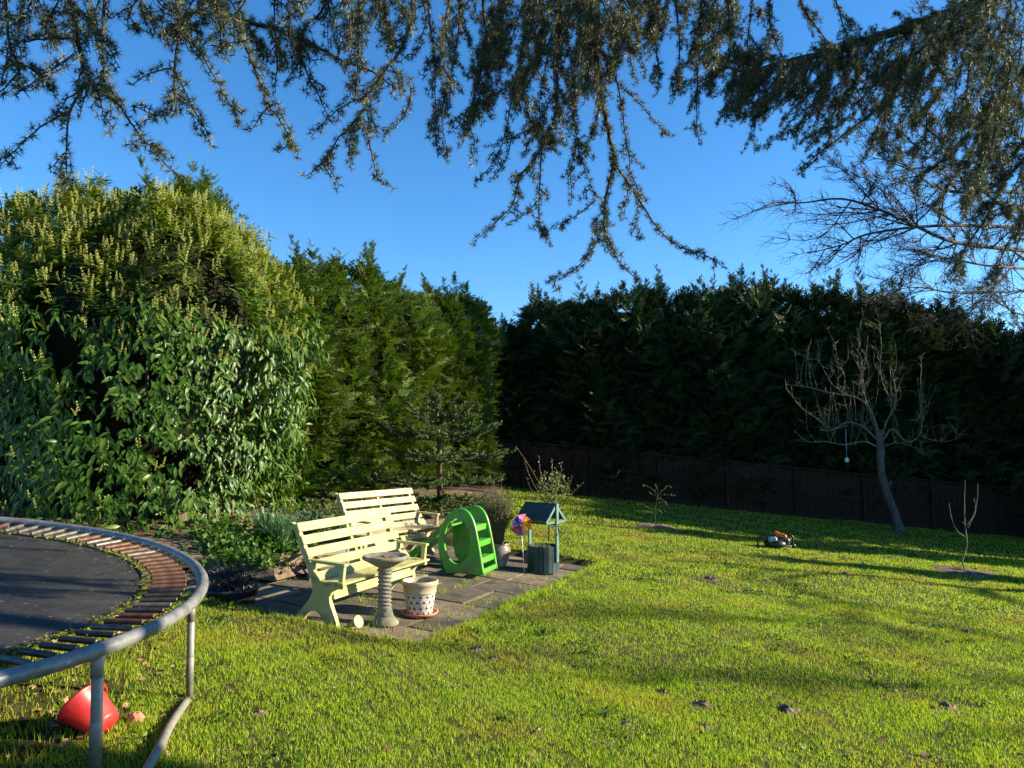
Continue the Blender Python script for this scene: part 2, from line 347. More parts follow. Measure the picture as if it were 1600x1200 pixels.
# ================================================================== GRASS (one thing nobody could count)
def view_pts(n, y0, y1, rng, pad=.06, power=1.):
    """points in the view wedge between two distances"""
    t = rng.random(n); y = np.sqrt(y0*y0+(y1*y1-y0*y0)*t)
    u = rng.uniform(-.69-pad, .69+pad, n); return u*y, y
TC = np.array([-4.05, 4.0]); TR = 2.24
soil_spots = []     # x, y, radius
def clear(x, y, rng):
    ok = ~in_patio(x, y, .0)
    ok &= ~((y > 20.1))
    # planting bed at the left
    ok &= ~((x < np.minimum(-2.35+(y-7)*.42, -.35)) & (y > 7.35+(x+2.3)*-.32) & (y > 7.3))
    for sx, sy, r in soil_spots: ok &= ((x-sx)**2+((y-sy)*1.0)**2 > (r*rng.uniform(.75, 1.1, len(x)))**2)
    return ok
clods = [(1110, 905, .16), (1195, 905, .10), (1425, 972, .10), (1512, 985, .13), (1483, 1001, .09), (1228, 1110, .13), (1095, 1100, .14), (1035, 1080, .09),
         (1090, 1072, .05), (405, 1120, .07), (745, 1016, .10), (770, 1029, .08), (838, 1140, .05), (1480, 1105, .14), (1198, 988, .06), (1275, 960, .07), (1295, 962, .06), (1460, 1110, .08),
         (978, 1130, .06), (1320, 898, .15), (1270, 877, .10), (1390, 872, .08), (1420, 892, .07), (1350, 883, .11), (1245, 930, .06), (1240, 1010, .05), (1100, 1135, .07), (840, 1015, .06), (1025, 990, .05), (1545, 980, .06), (1385, 880, .06)]
clod_pts = []
for x, y, r in clods:
    p = onG(x, y); clod_pts.append((p, r)); soil_spots.append((p.x, p.y, r*.6))
SAP1 = onG(1024, 824); SAP2 = onG(1506, 893)
soil_spots += [(SAP1.x, SAP1.y, .45), (SAP2.x, SAP2.y, .5)]
def noise2(x, y):
    return (np.sin(2.1*x+1.3*y)+np.sin(-1.7*x+2.9*y+1)+np.sin(4.3*x+3.7*y+2)+np.sin(7.9*x-6.1*y+.5))/4
def blades(n, y0, y1, h, w, rng, seg=1):
    x, y = view_pts(n, y0, y1, rng)
    k = clear(x, y, rng)
    nz = noise2(x, y); k &= rng.random(n) < np.clip(.80+.35*nz+.5*noise2(x*7.3+1, y*7.9)+.35*noise2(x*19, y*17+2), .10, 1)
    bare = (((x-TC[0])**2+(y-TC[1])**2) < (TR-.25)**2)          # thin growth under the trampoline
    k &= ~(bare & (rng.random(n) < .72+.25*noise2(x*3, y*3)))
    x = x[k]; y = y[k]; n = len(x); nz = nz[k]; bare = bare[k]
    # clumping
    z = GZ(x, y)
    hh = h*rng.uniform(.35, 1.1, n)*(1+.28*noise2(x*1.7+3, y*1.7)); hh = hh*np.where(bare, 1.5, 1)
    az = rng.uniform(0, 2*np.pi, n); lean = rng.uniform(.05, .75, n)*hh
    dx = np.cos(az)*lean; dy = np.sin(az)*lean
    fa = rng.uniform(0, np.pi, n); wx = np.cos(fa)*w*.5; wy = np.sin(fa)*w*.5
    b = np.stack([x, y, z-.006], 1); W_ = np.stack([wx, wy, 0*wx], 1)
    tip = b+np.stack([dx, dy, hh], 1)
    if seg == 1:
        V = np.stack([b-W_, b+W_, tip], 1).reshape(-1, 3); F = np.arange(3*n).reshape(-1, 3)
    else:
        mid = b+np.stack([dx*.32, dy*.32, hh*.55], 1)
        V = np.stack([b-W_, b+W_, mid-W_*.75, mid+W_*.75, tip], 1).reshape(-1, 3)
        F = np.array([[0, 1, 3], [0, 3, 2], [2, 3, 4]]); F = (F[None]+(np.arange(n)*5)[:, None, None]).reshape(-1, 3)
    return V, F
gr = np.random.default_rng(3)
grass = joinVF([blades(225000, 2.9, 5.6, .036, .0038, gr, 2), blades(265000, 5.6, 9, .036, .0062, gr), blades(200000, 9, 14, .040, .0105, gr), blades(95000, 14, 20.1, .05, .022, gr)])
tag(link('grass', np_mesh('grass', *grass, M['grass'])), kind='stuff')
# cut turf edge along the two open sides of the sunken paving
for nm, (e0, e1) in (('turf_edge', ((0, -.0), (PLEN, -.0))), ('turf_edge', ((0, 0), (0, PWID)))):
    n = 40; vs = []
    for i in range(n+1):
        a_, b_ = e0[0]+(e1[0]-e0[0])*i/n, e0[1]+(e1[1]-e0[1])*i/n; w = rnd(-.012, .02)
        for off, dz in ((-.14, -.02), (-.13, .006), (-w*.5, .008), (w, -.02), (w*.6, -.15)):
            u, v = (a_, b_-(-off)) if e0[1] == e1[1] else (a_+off, b_)
            q = PO+PE*u+PF*v; vs.append((q[0], q[1], float(plane(q[0], q[1]))+dz+float(bumps(q[0], q[1]))*(1 if dz > -.1 else 0)))
    fs = [(i*5+k, i*5+k+1, (i+1)*5+k+1, (i+1)*5+k) for i in range(n) for k in range(4)]
    tag(MB().add(vs, fs).obj(nm, M['ground']), kind='structure')
# weeds in the paving joints
def tufts(pts, n, h, w, rng, name, m, spread=.05, droop=.8):
    Vs = []
    for (x, y, z, s) in pts:
        k = n; bx = x+rng.normal(0, spread*s, k); by = y+rng.normal(0, spread*s, k)
        az = rng.uniform(0, 2*np.pi, k); hh = h*s*rng.uniform(.3, 1.1, k); le = hh*rng.uniform(.1, droop, k)
        fa = rng.uniform(0, np.pi, k); W_ = np.stack([np.cos(fa)*w/2, np.sin(fa)*w/2, 0*fa], 1)
        b = np.stack([bx, by, np.full(k, z)-.004], 1); tip = b+np.stack([np.cos(az)*le, np.sin(az)*le, hh], 1)
        Vs.append(np.stack([b-W_, b+W_, tip], 1).reshape(-1, 3))
    V = np.concatenate(Vs); return tag(link(name, np_mesh(name, V, np.arange(len(V)).reshape(-1, 3), m)), kind='stuff')
wp = []
for x, y, s in [(645, 905, 1.6), (655, 893, 1.8), (668, 900, 1.6), (672, 905, 1.3), (640, 915, 1.2), (560, 925, 1.3), (575, 930, 1.3), (548, 915, 1.1), (590, 925, 1.2), (585, 948, 1.6), (595, 955, 1.4), (605, 945, 1.1), (575, 965, 1.2),
                (690, 943, .9), (705, 950, 1.1), (718, 948, .8), (735, 938, .9), (745, 930, .8), (770, 925, .9), (760, 930, .9), (780, 957, .6), (795, 931, .7), (815, 909, .9), (830, 911, .8), (725, 905, .8), (742, 895, .8), (715, 908, .8),
                (655, 975, 1.1), (670, 968, 1), (690, 975, .9), (640, 985, .9), (630, 990, .9), (625, 985, .9), (650, 965, .8), (675, 985, .7), (770, 890, .9), (800, 893, .9), (830, 893, 1), (760, 889, .8), (640, 935, 1), (690, 915, .8), (700, 912, .8), (730, 900, .7), (850, 897, .8), (895, 898, .6), (520, 935, .8), (600, 970, 1)]:
    p = G(x, y); wp.append((p.x, p.y, pz(p.x, p.y), s))
tufts(wp, 20, .085, .005, gr, 'paving_weeds', M['grass'], .05, 1.2)
CL = {0: 'flat dark soil clod on the lawn just below and left of the garden machine', 3: 'larger dark soil clod farthest right, at the end of a row of three', 2: 'dark soil clod at the left end of a row of three near the bare sapling', 4: 'small low soil clod just in front of the largest one of the row at right',
      5: 'dark crumbly soil mound alone in the near right part of the lawn', 6: 'brown soil scrape in the middle foreground of the lawn', 7: 'small soil clod left of the brown scrape in the middle foreground', 9: 'small brown worm cast in the near lawn right of the trampoline base rail', 10: 'dark soil clod on the lawn just in front of the patio corner', 13: 'brown scratched soil patch near the bottom right corner of the lawn', 19: 'worn bare patch of lawn between the garden machine and the bare sapling'}
for k, (p, r) in enumerate(clod_pts):                       # soil clods and worm casts thrown up on the lawn
    rr = random.Random(k); mb = MB(); vs = []; n1, n2 = 9, 6
    for i in range(n1):
        for j in range(n2):
            t = 2*math.pi*i/n1; q = (j/(n2-1)); ra = r*q*rr.uniform(.6, 1.15)*.85; h = r*.27*(1-q**1.4)*rr.uniform(.35, 1.35)
            vs.append((ra*math.cos(t), ra*math.sin(t)*.9, h-.006))
    fs = [(i*n2+j, i*n2+j+1, ((i+1) % n1)*n2+j+1, ((i+1) % n1)*n2+j) for i in range(n1) for j in range(n2-1)]
    o = mb.add(vs, fs, False).obj('soil_clod', M['soil']); o.location = p; o.rotation_euler.z = rr.uniform(0, 6)
    tag(o, CL.get(k, 'small dark clod of crumbly soil thrown up on the lawn'), 'soil clod', 'soil clods dotted over the lawn')
T, D, L = [], [], []                                          # broad-leaved weeds and dead leaves lying in the turf
wr = np.random.default_rng(6)
for _ in range(260):
    y = math.sqrt(wr.uniform(3.1**2, 13**2)); x = wr.uniform(-.7, .7)*y
    if not clear(np.array([x]), np.array([y]), wr)[0]: continue
    s = wr.uniform(.03, .10)
    for _ in range(int(14+wr.random()*30)):
        px, py = x+wr.normal(0, s), y+wr.normal(0, s); T.append((px, py, gz(px, py)+wr.uniform(.006, .028))); D.append((wr.normal(), wr.normal(), wr.uniform(-.1, .6))); L.append(wr.uniform(.018, .034))
WEED = (T, D, L); T, D, L = [], [], []
for _ in range(700):
    y = math.sqrt(wr.uniform(3.1**2, 14**2)); x = wr.uniform(-.7, .7)*y
    if in_patio(x, y): continue
    T.append((x, y, gz(x, y)+wr.uniform(.01, .03))); D.append((wr.normal(), wr.normal(), wr.uniform(-.3, .3))); L.append(wr.uniform(.02, .05))
for _ in range(1000):
    a = wr.uniform(-1.3, .9); r = TR*math.sqrt(wr.uniform(.02, .95)); x = TC[0]+r*math.cos(a); y = TC[1]+r*math.sin(a)
    T.append((x, y, gz(x, y)+wr.uniform(.0, .02))); D.append((wr.normal(), wr.normal(), wr.uniform(-.2, .4))); L.append(wr.uniform(.02, .06))
for _ in range(260):
    q = PO+PE*wr.uniform(0, PLEN)+PF*wr.uniform(0, PWID); T.append((q[0], q[1], pz(q[0], q[1])+.008)); D.append((wr.normal(), wr.normal(), wr.uniform(-.1, .25))); L.append(wr.uniform(.015, .04))
DEAD = (T, D, L)
for nm, p, r, lb in (('soil_ring', SAP1, .42, 'round patch of bare dark soil around the small budding sapling'), ('soil_ring', SAP2, .48, 'round patch of bare dark soil around the bare three-stemmed sapling')):
    vs = [(0, 0, .03)]; n = 26
    for q, h in ((.35, .035), (.7, .03), (1, .0)):
        vs += [(r*q*math.cos(2*math.pi*i/n)*rnd(.88, 1.1), r*q*math.sin(2*math.pi*i/n)*rnd(.88, 1.1), h*rnd(.4, 1.3)+.006) for i in range(n)]
    vs = [(v[0], v[1], v[2]+gz(p.x+v[0], p.y+v[1])-p.z) for v in vs]
    fs = [(0, 1+i, 1+(i+1) % n) for i in range(n)]+[(1+n*k+i, 1+n*k+(i+1) % n, 1+n*(k+1)+(i+1) % n, 1+n*(k+1)+i) for k in (0, 1) for i in range(n)]
    o = MB().add(vs, fs).obj(nm, M['soil']); o.location = p; tag(o, lb, 'soil patch')

# ================================================================== FENCE
FY = 20.25
fence = empty('board_fence', (0, 0, 0), 0, 'low dark brown vertical board fence along the foot of the back hedge', 'fence')
FH = 1.2; bw = .15
board = MB().box((0, 0, FH/2), (bw+.006, .018, FH), None, .003).mesh('board', M['fence'])
i = 0; x = -1.4
while x < 15.6:
    o = link('board', board, fence); o.location = (x, FY-(.012 if i % 2 else 0), pz(x, FY)+.12+rnd(-.006, .006)); o.rotation_euler.y = rnd(-.006, .006); i += 1; x += bw
for k in range(10):
    x0 = -1.5+k*1.83; x1 = x0+1.78
    for zz, hh, nm in ((.58, .07, 'rail'), (1.24, .05, 'capping_rail')):
        mb = MB().bar((x0, FY-.05, pz(x0, FY)+.12+zz), (x1, FY-.05, pz(x1, FY)+.12+zz), .045 if zz < 1 else .06, hh)
        mb.obj(nm, M['fence'], fence)
    MB().bar((x0, FY-.035, pz(x0, FY)+.07), (x1, FY-.035, pz(x1, FY)+.07), .03, .2).obj('gravel_board', M['fence'], fence)
    MB().box((x0-.02, FY-.05, pz(x0, FY)+.69), (.09, .09, 1.42), None, .006).obj('post', M['fence'], fence)

# ================================================================== CONIFERS OF THE HEDGES
def frond(rng, n=9):
    """flat fan-like spray: a stem with side sprigs, each with small side leaflets; unit length along x, flat in xy"""
    V = []; F = []
    def tri(a, b, c): k = len(V); V.extend([a, b, c]); F.append((k, k+1, k+2))
    curve = lambda s: np.array([s, .06*np.sin(3*s), -.22*s*s])
    def leaf(p, d, L, w):
        d = d/np.linalg.norm(d); s = np.array([-d[1], d[0], 0]); tri(p-s*w, p+s*w, p+d*L)
    for s in np.linspace(0, .8, 4): 
        a = curve(s); b = curve(s+.27); leaf(a, b-a, np.linalg.norm(b-a)*1.1, .026)
    for i in range(n):
        s = .12+.85*i/n; p = curve(s); sg = 1 if i % 2 else -1
        L = (.42*(1-s*.75))*rng.uniform(.75, 1.15); an = sg*rng.uniform(.5, .85)
        d = np.array([np.cos(an), np.sin(an), rng.uniform(-.25, .1)]); leaf(p, d, L, .040)
        for q in (.3, .55, .78):
            for g in (1, -1):
                a2 = an+g*rng.uniform(.5, .8); leaf(p+d*L*q, np.array([np.cos(a2), np.sin(a2), rng.uniform(-.35, .1)]), L*.42*(1.15-q*.6), .034)
    return np.array(V), np.array(F)
FR = [frond(np.random.default_rng(s)) for s in range(5)]
def cypress_crown(seed, H=6.2, rad=1.0, n=1500, top_spires=6, base=0.15):
    rng = np.random.default_rng(seed)
    prof = lambda z: rad*(np.clip((H-z)/1.5, 0, 1)**.6)*(.92+.1*np.sin(z*2.3+seed))*np.clip(.85+z*.2, 0, 1)
    z = base+(H-.35-base)*rng.random(n)**.9; th = rng.uniform(0, 2*np.pi, n)
    lump = 1+.16*np.sin(3*th+1.3*z+seed)+.10*np.sin(5*th-2.6*z+2*seed)
    rr = prof(z)*lump*(1-.32*rng.random(n)**1.7)
    out = np.stack([np.cos(th), np.sin(th), 0*th], 1)
    T = out*rr[:, None]; T[:, 2] = z
    up = .55+.75*(z/H)**3
    tan = np.stack([-np.sin(th), np.cos(th), 0*th], 1)
    D = out*.75+tan*rng.normal(0, .65, n)[:, None]; D[:, 2] += up*.8+rng.normal(0, .38, n)
    U = np.stack([rng.normal(0, .3, n), rng.normal(0, .3, n), np.full(n, .75)], 1)+out*.8
    L = rng.uniform(.28, .52, n)
    parts = []
    lab = rng.integers(0, len(FR), n)
    for k in range(len(FR)):
        s = lab == k; parts.append(scatter(FR[k][0], FR[k][1], frames(D[s], U[s], L[s]), T[s]))
    # leading shoots above the clipped mass
    for q in range(top_spires):
        az = rng.uniform(0, 6.28); r0 = rng.uniform(0, .75)*rad; hh = rng.uniform(.5, 1.15) if q else 1.35
        bx, by = math.cos(az)*r0, math.sin(az)*r0; bz = H-.55-r0*.35; ln = np.array([rng.normal(0, .16), rng.normal(0, .16), 1])
        m = int(10+hh*17); t = np.sort(rng.random(m)); a2 = rng.uniform(0, 6.28, m)
        T = np.array([bx, by, bz])+ln[None]*(t*hh)[:, None]
        o2 = np.stack([np.cos(a2), np.sin(a2), .9+t*1.2], 1); L2 = (.50*(1-t*.75))*rng.uniform(.8, 1.15, m)
        U2 = np.stack([-np.cos(a2), -np.sin(a2), np.full(m, 1.)], 1)
        parts.append(scatter(FR[q % 5][0], FR[q % 5][1], frames(o2, U2, L2), T))
    return joinVF(parts)
def core_mb(H, rad, seed):  # dark filler hull that closes a conifer crown from inside
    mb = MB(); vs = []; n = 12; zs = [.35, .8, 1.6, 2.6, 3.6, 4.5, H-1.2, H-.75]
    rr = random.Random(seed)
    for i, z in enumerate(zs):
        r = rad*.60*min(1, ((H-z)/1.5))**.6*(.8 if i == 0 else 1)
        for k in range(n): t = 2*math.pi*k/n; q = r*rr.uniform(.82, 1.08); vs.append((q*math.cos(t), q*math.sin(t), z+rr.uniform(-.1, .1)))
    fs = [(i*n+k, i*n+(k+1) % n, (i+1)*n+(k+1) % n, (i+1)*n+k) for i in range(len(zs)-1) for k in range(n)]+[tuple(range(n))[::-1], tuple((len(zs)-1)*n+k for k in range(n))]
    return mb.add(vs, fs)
VAR = []
for s in range(4):
    V, F = cypress_crown(s+20, n=2150)
    me = {k: None for k in 'ld'}
    me_l = np_mesh('foliage', V, F, M['cyp']); me_d = me_l
    tk = MB().tube([(0, 0, -.2), (.03, 0, 1), (0, .03, 3), (0, 0, 5.2)], [.12, .10, .07, .03], 7).mesh('trunk', M['bark'])
    VAR.append((me_l, me_d, core_mb(6.2, 1.0, s).mesh('inner_core', M['core']), tk))
ORD = ['first', 'second', 'third', 'fourth', 'fifth', 'sixth', 'seventh', 'eighth', 'ninth', 'tenth', 'eleventh', 'twelfth', 'thirteenth', 'fourteenth', 'fifteenth', 'sixteenth', 'seventeenth', 'eighteenth']
def conifer(x, y, H, wid, v, dark, label, group, rz):
    px = 800+x/y*FPX                      # heights follow the hedge's own skyline
    if H is None:
        yt = np.interp(px, [-100, 100, 290, 370, 450, 520, 560, 610, 700, 750, 790, 850, 930, 1010, 1100, 1190, 1250, 1330, 1400, 1480, 1560, 1650, 1800], [350, 262, 256, 378, 380, 370, 390, 430, 430, 465, 500, 442, 442, 420, 430, 412, 430, 425, 435, 462, 480, 505, 520])
        H = (P(px, yt, y).z-float(plane(x, y))-.45*wid)
    t = empty('conifer_tree', (x, y, float(plane(x, y))), rz, label, 'tree', group)
    a = VAR[v % 4]
    for nm, me in (('foliage', a[1] if dark else a[0]), ('inner_core', a[2]), ('trunk', a[3])):
        o = link(nm, me, t); o.scale = (wid, wid, H/6.2)
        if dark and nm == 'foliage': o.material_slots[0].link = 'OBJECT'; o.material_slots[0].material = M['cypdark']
    return t
p0 = np.array([-4.2, 10.3]); p1 = np.array([-.75, 18.9]); dv = (p1-p0)/np.linalg.norm(p1-p0); nv = np.array([-dv[1], dv[0]])
Hs = [4.6, 4.85, 5.1, 5.0, 5.05, 5.35, 5.2, 4.9, 4.9]
for i, H in enumerate(Hs):
    q = p0+(p1-p0)*i/(len(Hs)-1)+nv*(.85+.12*math.sin(i*2.3))
    conifer(q[0], q[1], None, .98, (i*2) % 4, False, f'sunlit green conifer in the left hedge, {ORD[i]} from the laurel bush towards the corner', 'sunlit conifers of the left hedge', i*1.3)
for i, (x, y, H, w) in enumerate([(-7.3, 11.9, 5.15, .9), (-5.35, 11.9, 5.35, .85), (-8.9, 11.5, 4.4, 1.1)]):
    conifer(x, y, None, w, i, False, ['feathery conifer rising above the left half of the laurel bush', 'feathery conifer rising above the right half of the laurel bush', 'conifer hidden behind the laurel bush at the left edge'][i], 'sunlit conifers of the left hedge', i*2.1)
Hb = [5.3, 5.7, 5.9, 6.0, 6.25, 6.3, 6.6, 6.5, 6.9, 6.7, 6.8, 6.6, 6.1, 5.9, 5.8, 5.9, 6.1]
for i, H in enumerate(Hb):
    x = .0+i*1.12
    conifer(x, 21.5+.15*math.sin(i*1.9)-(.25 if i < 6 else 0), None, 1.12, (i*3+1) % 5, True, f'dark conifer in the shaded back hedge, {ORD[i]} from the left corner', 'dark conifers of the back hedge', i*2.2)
# the hedge goes on round the right-hand side of the garden, outside the picture: it shades the far strip of lawn
for i, (x, y) in enumerate([(-.5, 21.4), (-1.5, 20.4)]):
    conifer(x, y, None, 1.1, i, True, ['dark conifer filling the corner where the two hedges meet', 'dark conifer just left of the hedge corner'][i], 'dark conifers of the back hedge', i+.5)
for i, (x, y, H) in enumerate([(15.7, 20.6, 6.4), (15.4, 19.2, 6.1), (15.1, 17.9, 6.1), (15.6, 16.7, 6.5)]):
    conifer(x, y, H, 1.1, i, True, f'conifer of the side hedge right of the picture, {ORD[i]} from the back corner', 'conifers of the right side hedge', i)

for i, (x, y, H, w) in enumerate([(16.6, 14.7, 6.5, .55), (18.2, 12.6, 6.6, .30)]):  # unseen conifers added to cast feathery shade streaks across the lawn
    conifer(x, y, H, w, i, True, f'slim conifer added out of view at right to shade the lawn, {ORD[i]} from the back', 'unseen slim conifers added for lawn shade', i)

# ================================================================== LAUREL
LV = np.array([[0, 0, 0], [.28, .14, .035], [.33, 0, 0], [.28, -.14, .035], [.66, .125, .0], [.70, 0, -.045], [.66, -.125, .0], [1, 0, -.16]])
LF = np.array([[0, 2, 1], [0, 3, 2], [1, 2, 5], [1, 5, 4], [2, 3, 6], [2, 6, 5], [4, 5, 7], [5, 6, 7]])
def spike_tpl():
    V, F = [], []
    for i in range(7):
        z = .12+.88*i/7; r = .075*(1-.65*z)
        for k in range(3):
            a = i*1.1+k*2.094; c = np.array([np.cos(a)*r, np.sin(a)*r, z]); n = len(V)
            V += [c+np.array([0, 0, .07]), c+np.array([np.cos(a)*.045, np.sin(a)*.045, .0]), c+np.array([-np.sin(a)*.04, np.cos(a)*.04, -.03]), c-np.array([-np.sin(a)*.04, np.cos(a)*.04, .03])]
            F += [(n, n+1, n+2), (n, n+3, n+1)]
    return np.array(V)[:, [2, 0, 1]], np.array(F)
lau = empty('laurel_bush', (-5.05, 10.3, gz(-5.05, 10.3)), 0, 'huge rounded cherry laurel bush with glossy leaves and pale flower spikes at left', 'bush')
LC = np.array(lau.location); LRX, LRY, LH = 2.1, 1.75, 4.15
lr = np.random.default_rng(21)
def laurel_pts(n):
    th = lr.uniform(-np.pi, np.pi, n); z = lr.random(n)**.85
    # keep mostly the near and the right side
    keep = (np.sin(th) < .25) | (lr.random(n) < .25); th = th[keep]; z = z[keep]; n = len(th)
    prof = np.sqrt(np.clip(1-np.clip((z-.52)/.5, 0, 1)**2.1, 0, 1))*(np.where(np.cos(th) > .25, .84, .90)+np.where(np.cos(th) > .25, .22, .16)*np.clip(z/.45, 0, 1))
    lump = 1+.075*np.sin(4*th+5*z)+.06*np.sin(7*th-9*z+1)+.03*np.sin(15*th+14*z)
    k = prof*lump*lr.uniform(.84, 1.03, n)
    x = np.cos(th)*LRX*k; y = np.sin(th)*LRY*k; zz = -.02+z*(LH+.15)*(1+.05*np.sin(5*th)+.03*np.sin(11*th+2))
    nrm = np.stack([np.cos(th)/LRX*2, np.sin(th)/LRY*2, np.clip((z-.5)*3.2, -.15, 2.2)], 1); nrm /= np.linalg.norm(nrm, axis=1, keepdims=True)
    y = np.where(np.sin(th) < 0, y*(1+.28*(1-z)), y)
    return np.stack([x, y, zz], 1), nrm, z
C_, N_, Z_ = laurel_pts(4600)
lD, lU, lT, lL, lZ = [], [], [], [], []; sT, sD, sL = [], [], []
for c, nn, z in zip(C_, N_, Z_):
    if math.sin(c[0]*3.1+c[2]*2.3)+math.sin(c[1]*4-c[2]*3.7+1)+math.sin(c[0]*6+c[2]*5.1) < -1.45 and lr.random() < .75: continue
    m = lr.integers(6, 10); ax = nn*.6+np.array([0, 0, .75]) if z > .55 else nn*.9+np.array([0, 0, .1]); ax /= np.linalg.norm(ax)
    a = np.cross(ax, [.3, .2, .9]); a /= np.linalg.norm(a); b = np.cross(ax, a); ph = lr.uniform(0, 6.28)
    for k in range(m):
        an = ph+k*2.4+lr.normal(0, .2); rad = a*np.cos(an)+b*np.sin(an)
        g = lr.uniform(.15, .9) if z > .6 else lr.uniform(-.1, .55)
        d = rad+ax*g+np.array([0, 0, -.15]) if z > .62 else rad*.75+nn*.45+np.array([0, 0, -lr.uniform(.5, 1.5)]); lD.append(d); lU.append(ax+lr.normal(0, .15, 3)+np.array([0, 0, .2])); lT.append(c-ax*(.11*k/m)+(lr.normal(0, .05, 3) if z < .62 else 0)); lL.append(lr.uniform(.085, .175) if z < .62 else lr.uniform(.09, .15)); lZ.append(z)
    if lr.random() < (.62 if z > .72 else .42 if z > .45 else .15):
        for q in range(lr.integers(1, 4)):
            sT.append(c+lr.normal(0, .03, 3)); sD.append(ax*.35+np.array([0, 0, .9])+lr.normal(0, .2, 3)); sL.append(lr.uniform(.10, .17))
lD, lU, lT, lL, lZ = map(np.array, (lD, lU, lT, lL, lZ)); fr_ = frames(lD, lU, lL)
score = lT[:, 1]*1.0+np.abs(lT[:, 0]-.8)*.25+lr.uniform(0, .8, len(lT)) + np.where(lZ > .62, 3, 0); near = np.argsort(score)[:300]; isn = np.zeros(len(lT), bool); isn[near] = True
hi = lZ+lr.normal(0, .10, len(lZ)) > .74
for nm, mk, m_ in (('leaves', ~isn & ~hi, M['leaf']), ('young_leaves', ~isn & hi, M['topleaf'])):
    V, F = scatter(LV, LF, fr_[mk], lT[mk]); tag(link(nm, np_mesh(nm, V, F, m_, True), lau), kind='stuff')
lm = np_mesh('leaf', LV, LF, M['leaf'], True)
for i in near:
    o = link('leaf', lm, lau); mm = Matrix([list(r) for r in fr_[i]]).to_4x4(); mm.translation = Vector(lT[i]); o.matrix_local = mm
SV, SF = spike_tpl(); sT = np.array(sT); V, F = scatter(SV, SF, frames(np.array(sD), np.tile([1., .1, 0], (len(sT), 1)), np.array(sL)), sT)
tag(link('flower_spikes', np_mesh('flower_spikes', V, F, M['spike']), lau), kind='stuff')
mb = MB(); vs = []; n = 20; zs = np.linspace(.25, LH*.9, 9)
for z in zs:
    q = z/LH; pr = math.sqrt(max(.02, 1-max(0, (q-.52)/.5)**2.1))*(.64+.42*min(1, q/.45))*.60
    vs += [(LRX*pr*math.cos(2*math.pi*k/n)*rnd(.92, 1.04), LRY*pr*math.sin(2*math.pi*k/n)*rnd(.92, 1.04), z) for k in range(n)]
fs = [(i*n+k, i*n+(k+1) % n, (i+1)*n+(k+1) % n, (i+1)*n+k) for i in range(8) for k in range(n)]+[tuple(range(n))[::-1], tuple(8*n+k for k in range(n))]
mb.add(vs, fs).obj('inner_core', M['core'], lau)  # dark filler hull standing for the shaded depth behind the leaves
tw = Twigs()
for k in range(26):
    az = rnd(-3.0, .2); r0 = rnd(.1, .5); e = (math.cos(az)*2.0, math.sin(az)*1.5, rnd(.5, 2.6))
    tw.line(smooth_line([(r0*math.cos(az), r0*math.sin(az), -.05), (e[0]*.5, e[1]*.5, e[2]*.55), e], 4), .045, .012)
link('stems', tw.mesh('stems', M['bark'], 6), lau)
# ================================================================== TRAMPOLINE
TZ0 = .545
def rimz(x, y): return TZ0+TA*x+TB*y
def rim_pt(a, r, dz=0):
    x = TC[0]+r*math.cos(a); y = TC[1]+r*math.sin(a); return Vector((x, y, rimz(x, y)+dz))
tramp = empty('trampoline', (0, 0, 0), 0, 'old round trampoline with black mat, rusty springs and grey steel frame', 'trampoline')
MB().tube([rim_pt(2*math.pi*k/120, TR) for k in range(120)], .035, 14, closed=True).obj('frame_rim', M['galv'], tramp)
vs = []; n = 120; rads = [0, .5, 1, 1.4, TR-.36, TR-.345]
for i, r in enumerate(rads):
    for k in range(n): vs.append(rim_pt(2*math.pi*k/n, r, -.02-.03*(1-(r/TR)**2)+(.0 if i < 5 else -.008)))
fs = [(i*n+k, i*n+(k+1) % n, (i+1)*n+(k+1) % n, (i+1)*n+k) for i in range(1, 5) for k in range(n)]+[(0, n+k, n+(k+1) % n) for k in range(n)]
MB().add(vs, fs, True).obj('jumping_mat', M['mat'], tramp)
MB().tube([rim_pt(2*math.pi*k/n, TR-.345, -.026) for k in range(n)], .008, 6, closed=True).obj('mat_hem', M['mat'], tramp)
def spring_mb():
    mb = MB(); prof = []; L = .205; m = 30
    for i in range(m+1): prof.append((.0148+(.0022 if i % 2 else -.0012), L*i/m))
    Mx = Matrix(((0, 0, 1), (0, 1, 0), (-1, 0, 0)))
    mb.lathe(prof, 9, (0, 0, 0), True, M=Mx)
    mb.tube([(-.045, 0, -.004), (-.03, 0, .008), (-.012, 0, .004), (.003, 0, 0)], .0032, 5); mb.tube([(.2, 0, 0), (.222, 0, .004), (.24, 0, .012), (.25, 0, .004)], .0032, 5)
    return mb
sp_me = [spring_mb().mesh('spring', M[k]) for k in ('rust', 'sgrey', 'sdark')]
NS = 112
for k in range(NS):
    a = 2*math.pi*(k+.5)/NS; d = math.degrees(a) % 360
    if 130 < d < 255: continue
    p = rim_pt(a, TR-.30, -.018); q = rim_pt(a, TR-.05, .0); dd = (q-p).normalized()
    r_ = random.Random(k).random()
    v = (2 if r_ < .75 else 0 if r_ < .85 else 1) if (d < 22 or d > 250) else (0 if r_ < (.62 if d < 75 else .3) else 1)
    o = link('spring', sp_me[v], tramp)
    side = Vector((0, 0, 1)).cross(dd).normalized(); mm = Matrix((dd, side, dd.cross(side))).transposed().to_4x4(); mm.translation = p; o.matrix_local = mm
Vs = []; rg = np.random.default_rng(9)
